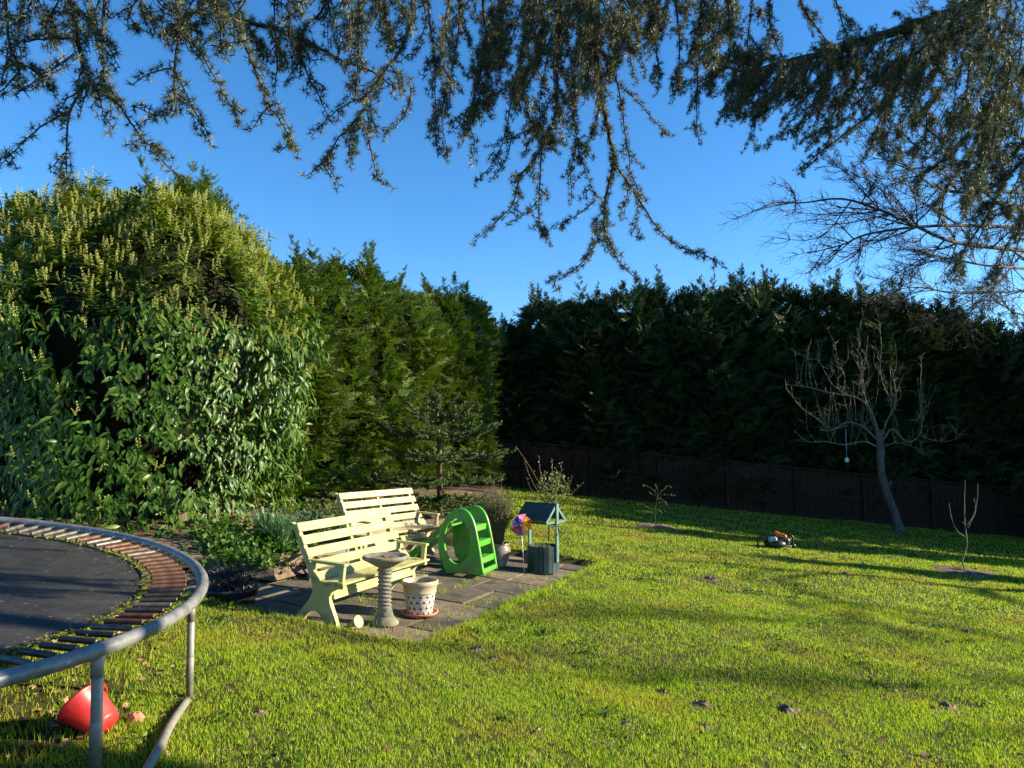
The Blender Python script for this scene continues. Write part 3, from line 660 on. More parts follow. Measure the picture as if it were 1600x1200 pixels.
for k in range(3600):
    a = rg.uniform(-.9, 2.1); r = TR-.33+rg.normal(0, .022) if rg.random() < .8 else TR-.33+rg.uniform(-.12, .16)*(rg.random()**1.5)
    if noise2(np.array([a*6]), np.array([a*3.1]))[0]+rg.normal(0, .3) < -.1: continue
    p = rim_pt(a, r, -.018+rg.normal(0, .006)); s = rg.uniform(.004, .011); e = rg.normal(0, 1, (3, 3))*s; e[:, 2] *= .7; Vs.append(np.array(p)+e)
Vs = np.concatenate(Vs); tag(link('moss', np_mesh('moss', Vs, np.arange(len(Vs)).reshape(-1, 3), M['moss']), tramp), kind='stuff')
def leg(xt, yt, r, splay=(0, 0), drop=None):
    z1 = rimz(xt, yt)-.02; x0, y0 = xt+splay[0], yt+splay[1]; z0 = gz(x0, y0)-.03 if drop is None else drop
    mb = MB().tube([(x0, y0, z0), (xt, yt, z1)], r, 12)
    f = .45; c = Vector((x0+(xt-x0)*f, y0+(yt-y0)*f, z0+(z1-z0)*f)); mb.tube([c+Vector((0, 0, -.16)), c, c+Vector((0, 0, .002))], [r*1.0, r*1.07, r*1.02], 12)
    mb.tube([(xt, yt, z1-.10), (xt, yt, z1+.01)], r*1.12, 12)
    return mb
L1 = P(154, 1000, 3.47); L2 = P(300, 920, 4.42)
leg(L1.x, L1.y, .0262, (.0, .02)).obj('leg', M['leg'], tramp)
leg(L2.x, L2.y, .0205, (.005, 0)).obj('leg', M['leg'], tramp)
leg(TC[0]-.1, TC[1]+TR-.02, .0205).obj('leg', M['leg'], tramp); leg(TC[0]-TR+.1, TC[1]+.5, .0205).obj('leg', M['leg'], tramp)
ga, gb = onG(292, 1095), onG(232, 1215)
far = Vector((-1.58, 2.9, gz(-1.58, 2.9)+.01))
MB().tube(smooth_line([ga+Vector((0, 0, .0)), (ga+gb)/2+Vector((.0, 0, .035)), gb+Vector((0, 0, .03)), far, far+Vector((-.1, -.15, .1)), Vector((-1.93, 2.7, rimz(-1.93, 2.7)))], 6), .0225, 12).obj('base_rail', M['leg'], tramp)

# ================================================================== THINGS UNDER AND BY THE TRAMPOLINE
bk = onG(150, 1150)
bucket = empty('bucket', (bk.x-.02, bk.y, bk.z-.0), 0, 'dented red plastic bucket lying on its side under the trampoline', 'bucket')
prof = [(.001, 0), (.095, 0), (.105, .02), (.15, .235), (.165, .24), (.165, .25), (.143, .245), (.10, .03), (.001, .018)]
mb = MB().lathe(prof, 28, cap=False)
ang = Matrix.Rotation(R(-58), 3, 'Y') @ Matrix.Rotation(R(0), 3, 'Z')
rz_ = Matrix.Rotation(R(-14), 3, 'Z')
vv = []
for v in mb.v:
    q = Vector(v); q.x *= .88; q.y *= 1+.04*math.sin(q.z*12); q = rz_ @ (ang @ q); vv.append(q*.76+Vector((.07, 0, .11)))
zmin = min(v.z for v in vv); BO = Vector((0, 0, -zmin-.01)); mb.v = [tuple(v+BO) for v in vv]; mb.obj('body', M['red'], bucket)
hb = [Vector((.155*math.cos(t), .165*math.sin(t), .235-.03*math.sin(t))) for t in np.linspace(0, math.pi, 14)]
MB().tube([(rz_ @ (ang @ q))*.76+Vector((.07, 0, .11))+BO for q in hb], .004, 6).obj('handle', M['red'], bucket)
def rock(name, p, s, m, label, cat, seed=1, flat=.6):
    rr = random.Random(seed); n1, n2 = 10, 6; vs = []
    for j in range(n2+1):
        ph = math.pi*j/n2
        for i in range(n1):
            t = 2*math.pi*i/n1; k = rr.uniform(.8, 1.12); vs.append((s[0]*k*math.sin(ph)*math.cos(t), s[1]*k*math.sin(ph)*math.sin(t), s[2]*k*math.cos(ph)))
    fs = [(j*n1+i, j*n1+(i+1) % n1, (j+1)*n1+(i+1) % n1, (j+1)*n1+i) for j in range(n2) for i in range(n1)]
    o = MB().add(vs, fs, False).obj(name, m); o.location = p; return tag(o, label, cat)
q = onG(212, 1128); rock('stone', q+Vector((0, 0, .015)), (.045, .04, .035), M['terra'], 'small reddish stone in the grass right of the red bucket', 'stone', 3)

# ================================================================== BENCHES
def lean(pr): return [(x-max(0, z-.36)*.27, z) for x, z in pr]
prof_b = [(0, 0), (.085, 0), (.115, .05), (.15, .095), (.20, .115), (.25, .10), (.29, .06), (.325, 0), (.455, 0), (.425, .07), (.385, .14), (.35, .20), (.34, .25), (.36, .295), (.41, .325), (.47, .335), (.47, .365),
          (.38, .355), (.29, .345), (.24, .36), (.20, .40), (.165, .46), (.13, .55), (.09, .66), (.05, .78), (-.005, .80), (.035, .68), (.075, .55), (.115, .43), (.155, .32), (.165, .26), (.14, .20), (.09, .13), (.04, .07), (.01, .03)]
def make_bench(mat, label):
    """local x: from back to front, y: along the bench (0 = near end), z up"""
    t = empty('garden_bench', (0, 0, 0), 0, label, 'bench', 'two cream slatted benches on the patio'); L = 1.36
    for k, y in enumerate((.03, L-.03)):
        MB().prism(lean(prof_b), (1, 0, 0), (0, 0, 1), (0, -1, 0), .042, (0, y, 0)).obj('end_panel', mat, t)
        ys = -.0 if k == 0 else 0
        mb = MB().bar((.025, y, .508), (.47, y, .528), .062, .024, bev=.005); mb.obj('armrest', mat, t)
        MB().box((.435, y, .435), (.045, .036, .165), None, .004).obj('arm_post', mat, t)
    MB().prism(lean([(.20, .33), (.29, .335), (.24, .36), (.20, .40), (.165, .46), (.13, .55), (.09, .66), (.06, .76), (.035, .74), (.075, .60), (.115, .47), (.155, .38)]), (1, 0, 0), (0, 0, 1), (0, -1, 0), .035, (0, L*.5, 0)).obj('middle_support', mat, t)
    bk_pts = lean([(.068, .765), (.099, .665), (.132, .567), (.168, .475), (.217, .392)])
    w = .08
    for i, (x, z) in enumerate(bk_pts):
        tx, tz = [(-.55, 1), (-.56, 1), (-.62, 1), (-.75, 1), (-1.1, 1)][i]; up = Vector((tx, 0, tz)).normalized(); nrm = Vector((up.z, 0, -up.x))
        c = Vector((x, 0, z))+nrm*.012
        MB().bar(c+Vector((0, -.018, 0)), c+Vector((0, L+.018, 0)), w, .02, up=nrm, bev=.004).obj('back_slat', mat, t)
    for (x, z, ww) in ((.275, .362, .07), (.36, .368, .078), (.447, .378, .07)):
        MB().bar((x, -.018, z), (x, L+.018, z), ww, .02, up=(0, 0, 1), bev=.004).obj('seat_slat', mat, t)
    MB().bar((.345, .05, .265), (.345, L-.05, .265), .085, .022, up=(.95, 0, .3), bev=.003).obj('front_rail', mat, t)
    return t
def place_bench(t, near_back, rz):
    t.location = (near_back[0], near_back[1], pz(*near_back)+.002); t.rotation_euler = (math.atan(TB*math.cos(rz)-TA*math.sin(rz))*.0, 0, rz)
b1 = make_bench(M['cream'], 'cream slatted garden bench nearer the camera, behind the stone birdbath')
# the bench stands on sloping paving: tilt it with the ground
def set_bench(t, x, y, th):
    """th: direction of the bench's length from near to far end"""
    L = Vector((math.cos(th), math.sin(th), 0)); Fw = Vector((math.sin(th), -math.cos(th), 0))
    L.z = TA*L.x+TB*L.y+.02; Fw.z = TA*Fw.x+TB*Fw.y
    Ln = L.normalized(); Fn = (Fw-Ln*Fw.dot(Ln)).normalized(); up = Fn.cross(Ln)
    if up.z < 0: up = -up
    mm = Matrix((Fn, Ln, up)).transposed().to_4x4(); mm.translation = Vector((x, y, pz(x, y)+.003)); t.matrix_world = mm
q = G(458, 955); set_bench(b1, q.x, q.y, R(66))
b2 = make_bench(M['tan'], 'faded cream slatted garden bench farther away, behind the front bench')
set_bench(b2, -2.06, 8.85, R(60))

# ================================================================== BIRDBATH, POT, CONE
q = G(601, 962); base = Vector((q.x, q.y, pz(q.x, q.y)))
bath = empty('birdbath', base, 0, 'stone birdbath with spiral twisted pedestal and shallow bowl in front of bench', 'birdbath')
MB().lathe([(.115, 0), (.122, .012), (.118, .03), (.098, .045), (.09, .06), (.08, .075)], 24).obj('base', M['stone'], bath)
prof = [(.078, .07), (.062, .10), (.056, .13), (.062, .145), (.058, .155)]+[(.056, z) for z in np.linspace(.165, .44, 90)]+[(.058, .45), (.066, .46), (.066, .475), (.056, .485), (.07, .50)]
MB().lathe(prof, 36, twist=190, lobes=2, amp=.13).obj('pedestal', M['stone'], bath)
MB().lathe([(.001, .49), (.075, .492), (.13, .522), (.178, .548), (.196, .558), (.198, .578), (.190, .588), (.172, .585), (.14, .566), (.08, .548), (.001, .542)], 40, cap=False).obj('bowl', M['stone'], bath)
vs = [(0, 0, .556)]+[(r*math.cos(2*math.pi*k/20)*rnd(.9, 1.05), r*math.sin(2*math.pi*k/20)*rnd(.9, 1.05), z+rnd(0, .012)) for r, z in ((.07, .56), (.13, .563)) for k in range(20)]
fs = [(0, 1+k, 1+(k+1) % 20) for k in range(20)]+[(1+k, 1+(k+1) % 20, 21+(k+1) % 20, 21+k) for k in range(20)]
MB().add(vs, fs).obj('leaf_debris', M['litter'], bath)
q = G(656, 948); ps = Vector((q.x, q.y, pz(q.x, q.y)))
sau = MB().lathe([(.001, 0), (.14, 0), (.165, .022), (.172, .036), (.160, .036), (.15, .026), (.135, .014), (.001, .012)], 32, cap=False).obj('plant_saucer', M['terra'])
sau.location = ps; tag(sau, 'shallow terracotta saucer under the patterned pot', 'saucer')
# patterned pot: the print is flat decoration, drawn with procedural texture
def pot_print():
    m = material('printed_pot_side', [(.60, .54, .44), (.64, .58, .48)], .5, .4, 20); n = m.node_tree.nodes; l = m.node_tree.links; b = n['Principled BSDF']
    tc = n.new('ShaderNodeTexCoord'); sx = n.new('ShaderNodeSeparateXYZ'); l.new(tc.outputs['Object'], sx.inputs[0])
    def mt(op, a, b2=None, c=None):
        q = n.new('ShaderNodeMath'); q.operation = op
        for i, v in enumerate((a, b2, c)):
            if v is None: continue
            if hasattr(v, 'is_linked'): l.new(v, q.inputs[i])
            else: q.inputs[i].default_value = v
        return q.outputs[0]
    at = mt('MULTIPLY', mt('ARCTAN2', sx.outputs[1], sx.outputs[0]), 14/(2*math.pi)); zz = mt('MULTIPLY', sx.outputs[2], 20.)
    a1 = mt('ABSOLUTE', mt('SUBTRACT', mt('FRACT', mt('ADD', at, zz)), .5)); a2 = mt('ABSOLUTE', mt('SUBTRACT', mt('FRACT', mt('SUBTRACT', at, zz)), .5))
    lat = mt('GREATER_THAN', mt('MAXIMUM', a1, a2), .44)
    row = mt('FLOOR', zz)
    fx = mt('SUBTRACT', mt('FRACT', mt('ADD', at, mt('MULTIPLY', row, .5))), .5); fz = mt('SUBTRACT', mt('FRACT', zz), .45)
    up = mt('LESS_THAN', mt('ADD', mt('MULTIPLY', mt('ABSOLUTE', fx), 1.7), fz), .28); dn = mt('GREATER_THAN', fz, -.25)
    heart = mt('MULTIPLY', up, dn)
    ns = n.new('ShaderNodeTexVoronoi'); ns.inputs['Scale'].default_value = 95; l.new(tc.outputs['Object'], ns.inputs['Vector'])
    fil = mt('LESS_THAN', ns.outputs[0], .36)
    base_c = b.inputs['Base Color'].links[0].from_socket
    def mix(f, c0, col):
        x = n.new('ShaderNodeMix'); x.data_type = 'RGBA'; l.new(f, x.inputs[0]); l.new(c0, x.inputs[6]); x.inputs[7].default_value = (*col, 1); return x.outputs[2]
    c = mix(mt('MULTIPLY', fil, .45), base_c, (.16, .13, .13)); c = mix(mt('MULTIPLY', lat, .6), c, (.16, .12, .12)); c = mix(heart, c, (.045, .04, .08))
    l.new(c, b.inputs['Base Color']); return m
M['print'] = pot_print()
pot = empty('plant_pot', ps+Vector((0, 0, .013)), .4, 'cream pot printed with small dark hearts, standing on a terracotta saucer', 'pot')
MB().lathe([(.001, 0), (.112, 0), (.115, .004), (.142, .192)], 36, cap=False).obj('printed_side', M['print'], pot)
MB().lathe([(.142, .192), (.149, .194), (.151, .205), (.148, .215), (.158, .262), (.166, .268), (.167, .30), (.160, .306), (.150, .30), (.145, .262), (.132, .24)], 36, cap=False).obj('rim', M['potcream'], pot)
vs = [(0, 0, .262)]+[(.14*math.cos(2*math.pi*k/20), .14*math.sin(2*math.pi*k/20), .25+rnd(0, .008)) for k in range(20)]
MB().add(vs, [(0, 1+k, 1+(k+1) % 20) for k in range(20)]).obj('soil', M['soil'], pot)
tw = Twigs()
for k in range(40):
    a = rnd(0, 6.28); r = rnd(0, .1); p = Vector((r*math.cos(a), r*math.sin(a), .26)); d = Vector((rnd(-1, 1), rnd(-1, 1), rnd(0, .5)))*.06
    tw.line([p, p+d, p+d*1.6+Vector((0, 0, -.015))], .0022, .001)
link('dead_stems', tw.mesh('dead_stems', M['wisp'], 3), pot)
q = G(556, 968); cn = MB()
Mx = Matrix.Rotation(R(68), 3, 'Y'); cn.lathe([(.002, -.10), (.012, -.095), (.03, -.02), (.052, .03), (.055, .034), (.050, .036), (.001, .030)], 20, cap=False, M=Matrix.Rotation(R(-32), 3, 'Z') @ Mx)
o = cn.obj('plastic_cone', M['paleg']); o.location = (q.x, q.y, pz(q.x, q.y)+.05); tag(o, 'small pale green plastic cone lying on the paving by the birdbath foot', 'cone')

# ================================================================== GREEN TODDLER SLIDE
q = G(690, 884); so = Vector((q.x, q.y, pz(q.x, q.y)))
slide = empty('toddler_slide', so, R(-19), 'green plastic toddler slide with round side holes and two steps', 'slide')
OUT2 = [(v.x, v.z) for v in smooth_line([Vector((x, 0, z)) for x, z in [(.07, 0), (.015, .12), (-.02, .3), (-.01, .45), (.04, .58), (.11, .67), (.19, .72), (.26, .73), (.33, .70), (.385, .62), (.42, .51), (.455, .35), (.49, .17), (.52, 0)]], 3)]
OUT2 += [(x, 0) for x in (.45, .38, .32, .26, .20, .15, .11)]
def arch_panel(y, w=.50, h=.73, th=.035, hole=True):
    out = []; 
    for k in range(0, 21):
        t = math.pi*(1-k/20); out.append((.225+.205*math.cos(t), .50+.235*math.sin(t)))
    outer = OUT2
    if not hole: return MB().prism(outer, (1, 0, 0), (0, 0, 1), (0, -1, 0), th*.5, (0, y, 0))
    n = len(outer); cx, cz, rx, rz = .205, .37, .168, .262
    inner = []
    for p in outer:
        a = math.atan2((p[1]-cz)/rz, (p[0]-cx)/rx); inner.append((cx+rx*math.cos(a), cz+rz*math.sin(a)))
    vs = []
    for yy in (y-th/2, y+th/2):
        vs += [(p[0], yy, p[1]) for p in outer]; vs += [(p[0], yy, p[1]) for p in inner]
    fs = []
    for i in range(n):
        j = (i+1) % n
        fs += [(i, j, n+j, n+i), (2*n+j, 2*n+i, 3*n+i, 3*n+j), (j, i, 2*n+i, 2*n+j), (n+i, n+j, 3*n+j, 3*n+i)]
    mb = MB().add(vs, fs)
    return mb
arch_panel(0).obj('side_panel', M['green'], slide)
SEP = .44
pb = arch_panel(SEP, hole=False); pb.obj('side_panel', M['green'], slide)
# rolled rims
for y in (0, SEP):
    pts = [(x, y, z) for x, z in OUT2[3:-7]]
    MB().tube(pts, .024, 8).obj('rolled_edge', M['green'], slide)
for (x, z) in ((.50, .17), (.455, .355), (.40, .53)):
    MB().box((x-.055, SEP/2, z), (.12, SEP-.036, .03), None, .008).obj('step', M['green'], slide)
    MB().box((x-.008, SEP/2, z-.03), (.022, SEP-.036, .05), None, .005).obj('step_lip', M['green'], slide)
MB().box((.51, SEP/2, .03), (.04, SEP-.036, .055), None, .008).obj('bottom_bar', M['green'], slide)
mb = MB(); pts = [(.12, .56), (.0, .50), (-.15, .36), (-.45, .12), (-.62, .08)]
vs = []
for x, z in pts:
    vs += [(x, .02, z+.07), (x, .035, z), (x, SEP-.035, z), (x, SEP-.02, z+.07), (x, SEP-.005, z+.07), (x, SEP-.02, z-.02), (x, .02, z-.02), (x, .005, z+.07)]
fs = [(i*8+k, i*8+(k+1) % 8, (i+1)*8+(k+1) % 8, (i+1)*8+k) for i in range(4) for k in range(8)]+[tuple(range(8)), tuple(32+k for k in range(8))]
mb.add(vs, fs).obj('chute', M['green'], slide)

# ================================================================== WISHING WELL PLANTER
q = G(849, 884); wo_ = Vector((q.x, q.y, pz(q.x, q.y)+.002))
well = empty('wishing_well_planter', wo_, R(-38), 'teal wooden wishing well planter with pitched board roof and crank', 'planter')
nst = 20; rw = .19
for k in range(nst):
    a = 2*math.pi*(k+.5)/nst; w = 2*rw*math.tan(math.pi/nst)-.004
    MB().box((rw*math.cos(a), rw*math.sin(a), .165+rnd(-.004, .004)), (.018, w, .33), Matrix.Rotation(a, 3, 'Z'), .002).obj('stave', M['dteal'] , well)
vs = [(0, 0, .30)]+[((rw-.012)*math.cos(2*math.pi*k/20), (rw-.012)*math.sin(2*math.pi*k/20), .285+rnd(0, .03)) for k in range(20)]
MB().add(vs, [(0, 1+k, 1+(k+1) % 20) for k in range(20)]).obj('soil', M['soil'], well)
for s in (-1, 1):
    MB().box((s*(rw+.022), 0, .50 if s > 0 else .46), (.022, .05, .72 if s > 0 else .64), None, .003).obj('post', M['teal'], well)
rid = .85; eav = .64; hw = .215; hl = .208
for s in (-1, 1):
    for k in range(6):
        f0, f1 = k/6, (k+1)/6
        a = Vector((0, s*hw*f0, rid-(rid-eav)*f0)); b = Vector((0, s*hw*f1, rid-(rid-eav)*f1)); c = (a+b)/2; up = Vector((0, s*(rid-eav), hw)).normalized()
        c += up*(.008+.004*(k % 2)); MB().bar(c-Vector((hl+.07, 0, 0)), c+Vector((hl, 0, 0)), (b-a).length+.006, .012, up=up, bev=.002).obj('roof_board', M['dteal'], well)
    e = s*(hl-.012)-(.07 if s < 0 else 0); A = Vector((e, 0, rid-.012)); B = Vector((e, -hw, eav-.012)); Cc = Vector((e, hw, eav-.012))
    for p_, q_ in ((A, B), (A, Cc), (B, Cc)):
        MB().bar(p_, q_, .035 if p_ is A else .03, .018, up=(1, 0, 0), bev=.002).obj('gable_trim', M['teal'], well)
MB().tube([(-rw, 0, .60), (rw+.02, 0, .60)], .012, 8).obj('windlass', M['dteal'], well)
MB().tube([(rw-.01, 0, .60), (rw+.035, 0, .60), (rw+.04, .02, .53), (rw+.045, .03, .50), (rw+.11, .03, .50)], .008, 7).obj('crank', M['black'], well)
tw = Twigs()
for k in range(30):
    a = rnd(0, 6.28); r = rnd(0, .13); p = Vector((r*math.cos(a), r*math.sin(a), .29)); tw.line([p, p+Vector((rnd(-.05, .05), rnd(-.05, .05), rnd(.02, .07)))], .004, .002)
link('dead_plants', tw.mesh('dead_plants', M['wisp'], 3), well)
# pinwheel
pc = P(814, 820, wo_.y-.2)
pin = empty('pinwheel', (pc.x, pc.y, gz(pc.x, pc.y)), 0, 'multicoloured toy pinwheel on a stick left of the wishing well', 'pinwheel')
hz = pc.z-pin.location.z
MB().tube([(.05, .02, -.02), (0, .012, hz)], .005, 6).obj('stick', M['white'], pin)
for k, c in enumerate(('pw_orange', 'pw_pink', 'pw_blue', 'pw_pink', 'pw_red', 'pw_purple', 'pw_yellow', 'pw_orange')):
    a = R(20)+k*2*math.pi/8; ca, sa = math.cos(a), math.sin(a); cb, sb = math.cos(a+.72), math.sin(a+.72); r = .15 if k not in (2, 3) else .125
    vs = [(0, 0, hz), (ca*r, -.0, hz+sa*r), (cb*r*.86, -.045, hz+sb*r*.86), (cb*.05, -.05, hz+sb*.05), (ca*r*.6, -.015, hz+sa*r*.6)]
    vs += [(v[0], v[1]+.0015, v[2]) for v in vs]
    fs = [(0, 4, 3), (4, 1, 2), (4, 2, 3), (5, 8, 9), (9, 7, 6), (9, 8, 7), (0, 5, 6, 1), (1, 6, 7, 2), (2, 7, 8, 3), (3, 8, 5, 0)]
    MB().add(vs, fs).obj('petal', M[c], pin)
MB().lathe([(.001, -.008), (.012, -.006), (.012, .006), (.001, .008)], 10, c=(0, -.03, hz), M=Matrix.Rotation(R(90), 3, 'X')).obj('hub', M['white'], pin)
q = G(838, 873); rock('stone', Vector((q.x-.02, q.y+.15, pz(q.x, q.y)+.06)), (.18, .13, .12), M['rock'], 'brown garden stone on the patio edge left of the wishing well', 'stone', 8)

# ================================================================== GLAZED POT WITH WISPY SHRUB
q = G(779, 878); gp = Vector((q.x, q.y+.1, pz(q.x, q.y)))
gpot = empty('glazed_pot', gp, 0, 'rounded brown and cream glazed pot holding a wispy dry shrub beside the slide', 'pot')
MB().lathe([(.001, 0), (.085, 0), (.10, .03), (.14, .13), (.152, .20), (.145, .245), (.125, .26), (.138, .285), (.14, .30), (.128, .30), (.118, .27)], 28, cap=False).obj('body', M['glaze'], gpot)
vs = [(0, 0, .28)]+[(.12*math.cos(2*math.pi*k/16), .12*math.sin(2*math.pi*k/16), .272) for k in range(16)]
MB().add(vs, [(0, 1+k, 1+(k+1) % 16) for k in range(16)]).obj('soil', M['soil'], gpot)
shr = empty('wispy_shrub', gp+Vector((0, 0, .28)), 0, 'wispy shrub of fine brown and green stems growing in the glazed pot', 'shrub')
tw = Twigs(); lt, ld = [], []
for k in range(420):
    a = rnd(0, 6.28); s = rnd(0, 1)**.5; lean = .36*s; h = rnd(.45, .88)*(1-.25*s); p0_ = Vector((math.cos(a)*.06*s, math.sin(a)*.06*s, 0))
    e = Vector((math.cos(a)*lean*.8+rnd(-.05, .05)-.04, math.sin(a)*lean*.7, h)); mid = Vector((e.x*.35, e.y*.35, h*.5)); pts = smooth_line([p0_, mid, e], 3); tw.line(pts, .0022, .0012)
    for j in range(9):
        t = rnd(.25, .85); p = mid.lerp(e, (t-.4)/.6) if t > .4 else p0_.lerp(mid, t/.4); lt.append(p); ld.append((rnd(-1, 1), rnd(-1, 1), rnd(.2, 1.6)))
link('stems', tw.mesh('stems', M['wisp'], 3), shr)
TL = np.array([[0, -.12, 0], [0, .12, 0], [1, 0, 0]]); TLF = np.array([[0, 1, 2]])
def tiny_leaves(T, D, L, name, m, parent, w=1.):
    T = np.array([tuple(p) for p in T]); D = np.array([tuple(d) for d in D], float); tv = TL.copy(); tv[:, 1] *= w
    dia = np.array([[0, 0, 0], [.45, -.2*w, 0], [1, 0, -.08], [.45, .2*w, 0]]); F = np.array([[0, 1, 2], [0, 2, 3]])
    V, F = scatter(dia, F, frames(D, np.random.default_rng(1).normal(0, 1, (len(T), 3))+np.array([0, 0, .7]), np.asarray(L)), T)
    return tag(link(name, np_mesh(name, V, F, m), parent), kind='stuff')
tiny_leaves(lt, ld, np.full(len(lt), .03), 'leaves', M['wisp'], shr)

tiny_leaves(*WEED, 'lawn_weeds', M['cover'], None, 2.2); tiny_leaves(*DEAD, 'dead_leaves', M['litter'], None, 1.4)
# ================================================================== BUDDING SHRUB BEHIND THE WELL
q = onG(858, 846); bs = empty('budding_shrub', q, 0, 'tall leggy shrub with fresh green buds behind the wishing well', 'shrub'); D0 = q.y
def loc(x, y, d=0): return P(x, y, D0+d)-q
tw = Twigs(); bt, bd, bl = [], [], []
def budded(pts, r0, r1, dens, s, mat_l=None):
    pts = smooth_line(pts, 5); tw.line(pts, r0, r1)
    for i in range(len(pts)-1):
        a, b = pts[i], pts[i+1]; m = max(1, int((b-a).length*dens))
        for _ in range(m):
            bt.append(jit(a.lerp(b, rnd(0, 1)), .012)); bd.append((rnd(-1, 1), rnd(-1, 1), rnd(-.1, 1.4))); bl.append(rnd(.6, 1.3)*s)
trunk = [Vector((0, 0, -.03)), loc(858, 800), loc(862, 780)]; tw.line(trunk, .016, .012)
for st in ([(860, 790), (845, 760), (825, 725), (806, 697)], [(860, 795), (842, 770), (828, 745), (820, 720)], [(862, 785), (850, 760), (843, 730), (843, 712)], [(863, 780), (862, 750), (863, 730), (862, 716)],
           [(864, 785), (872, 755), (877, 735), (876, 722)], [(864, 790), (880, 775), (890, 755), (894, 745)], [(866, 790), (885, 780), (900, 765), (910, 755)], [(860, 790), (840, 775), (830, 765), (822, 745)], [(864, 785), (868, 770), (885, 760), (888, 748)],
           [(862, 790), (855, 770), (850, 745), (851, 735)], [(862, 790), (870, 770), (872, 745), (868, 730)], [(866, 792), (878, 790), (888, 775), (890, 772)]):
    dd = rnd(-.25, .25); budded([loc(x, y, dd*i/3) for i, (x, y) in enumerate(st)], .008, .003, 34 if st[0][1] < 796 and st[-1][0] > 815 else 14, .035)
for _ in range(420):
    a = rnd(0, 6.28); rr = rnd(0, 1)**.6; p = loc(864+math.cos(a)*26*rr, 765+math.sin(a)*28*rr, rnd(-.25, .25)); bt.append(p); bd.append((rnd(-1, 1), rnd(-1, 1), rnd(-.1, 1.4))); bl.append(rnd(.025, .05))
link('stems', tw.mesh('stems', M['stem'], 5), bs); tiny_leaves(bt, bd, bl, 'buds', M['bud'], bs, 1.3)

# ================================================================== SAPLINGS
sp = empty('sapling', SAP1, 0, 'small young tree sapling with tiny pale buds left of centre on the lawn', 'sapling', None); q = SAP1; D0 = q.y
tw = Twigs(); bt, bd, bl = [], [], []
tw.line([Vector((0, 0, -.02)), loc(1023, 800), loc(1026, 780), loc(1028, 770)], .011, .007)
for st in ([(1027, 774), (1020, 765), (1008, 759), (1004, 760)], [(1028, 772), (1026, 762), (1024, 757)], [(1027, 776), (1037, 765), (1044, 760), (1050, 762)], [(1026, 782), (1035, 774), (1048, 774), (1056, 776)], [(1025, 788), (1038, 785), (1044, 790)],
           [(1023, 798), (1012, 793), (1003, 789), (995, 790)], [(1024, 796), (1035, 797), (1043, 800)], [(1027, 776), (1018, 772), (1014, 770)], [(1025, 783), (1033, 780), (1041, 786)], [(1022, 802), (1030, 799), (1036, 802)]):
    budded([loc(x, y, rnd(-.1, .1)*(j_ > 0)) for j_, (x, y) in enumerate(st)], .005, .002, 22, .032)
link('stems', tw.mesh('stems', M['twig'], 5), sp); tiny_leaves(bt, bd, bl, 'buds', M['bud'], sp, 1.3)
sp = empty('sapling', SAP2, 0, 'bare sapling with three upright curving stems near the right edge', 'sapling', None); q = SAP2; D0 = q.y
tw = Twigs(); bt, bd, bl = [], [], []
for st, r in (([(1508, 893), (1506, 885), (1504, 876), (1511, 850), (1508, 820), (1507, 780), (1508, 750)], .016), ([(1510, 840), (1496, 830), (1487, 810), (1483, 787)], .007), ([(1511, 820), (1521, 805), (1527, 780), (1528, 755)], .007), ([(1512, 825), (1524, 800), (1522, 778)], .006), ([(1509, 820), (1503, 816)], .004)):
    budded([loc(x, y, rnd(-.03, .03)*(j_ > 0)*(len(st) < 6)) for j_, (x, y) in enumerate(st)], r, .003, 5, .018)
link('stems', tw.mesh('stems', M['appletwig'], 6), sp); tiny_leaves(bt, bd, bl, 'buds', M['bud'], sp, 1.)

# ================================================================== GARDEN MACHINE ON THE LAWN
q = onG(1214, 858); mach = empty('garden_machine', q, R(-6), 'low petrol garden machine with orange top and black loop handles lying on lawn', 'garden machine')
k = q.y/1164
MB().lathe([(.001, .03), (.17, .03), (.20, .06), (.18, .11), (.14, .15), (.001, .16)], 20, c=(-.02, 0, 0), cap=False).obj('deck', M['black'], mach)
MB().box((.04, .0, .13), (.34, .24, .14), Matrix.Rotation(.12, 3, 'Y'), .04).obj('engine', M['black'], mach)
MB().box((-.09, -.05, .155), (.15, .2, .10), Matrix.Rotation(-.15, 3, 'Y'), .03).obj('tank', M['gplast'], mach)
mb = MB().box((.06, 0, .215), (.20, .2, .07), Matrix.Rotation(.18, 3, 'Y'), .025); mb.box((.0, 0, .255), (.07, .12, .05), None, .015)
for j in range(4): mb.box((.01+j*.035, -.06, .26-j*.008), (.012, .08, .03), None, .004)
mb.obj('engine_cover', M['orange'], mach)
MB().tube(smooth_line([(.10, -.02, .21), (.20, -.02, .235), (.26, -.03, .20), (.265, -.03, .10), (.25, -.04, .02)], 5), .017, 8).obj('rear_handle', M['black'], mach)
MB().tube(smooth_line([(-.12, -.02, .15), (-.26, -.04, .18), (-.325, -.04, .17), (-.34, -.04, .10), (-.32, -.04, .03)], 5), .014, 8).obj('front_handle', M['black'], mach)
MB().tube([(-.14, -.04, .16), (-.27, -.045, .185)], .024, 8).obj('grip', M['stem'], mach)
for x, s in ((.26, -.06), (.15, .14), (-.14, .14)):
    MB().lathe([(.001, -.02), (.04, -.018), (.045, 0), (.04, .018), (.001, .02)], 14, c=(x, s, .045), M=Matrix.Rotation(R(90), 3, 'X')).obj('wheel', M['black'], mach)
MB().box((.17, -.10, .045), (.10, .03, .035), None, .008).obj('blade_guard', M['gplast'], mach)

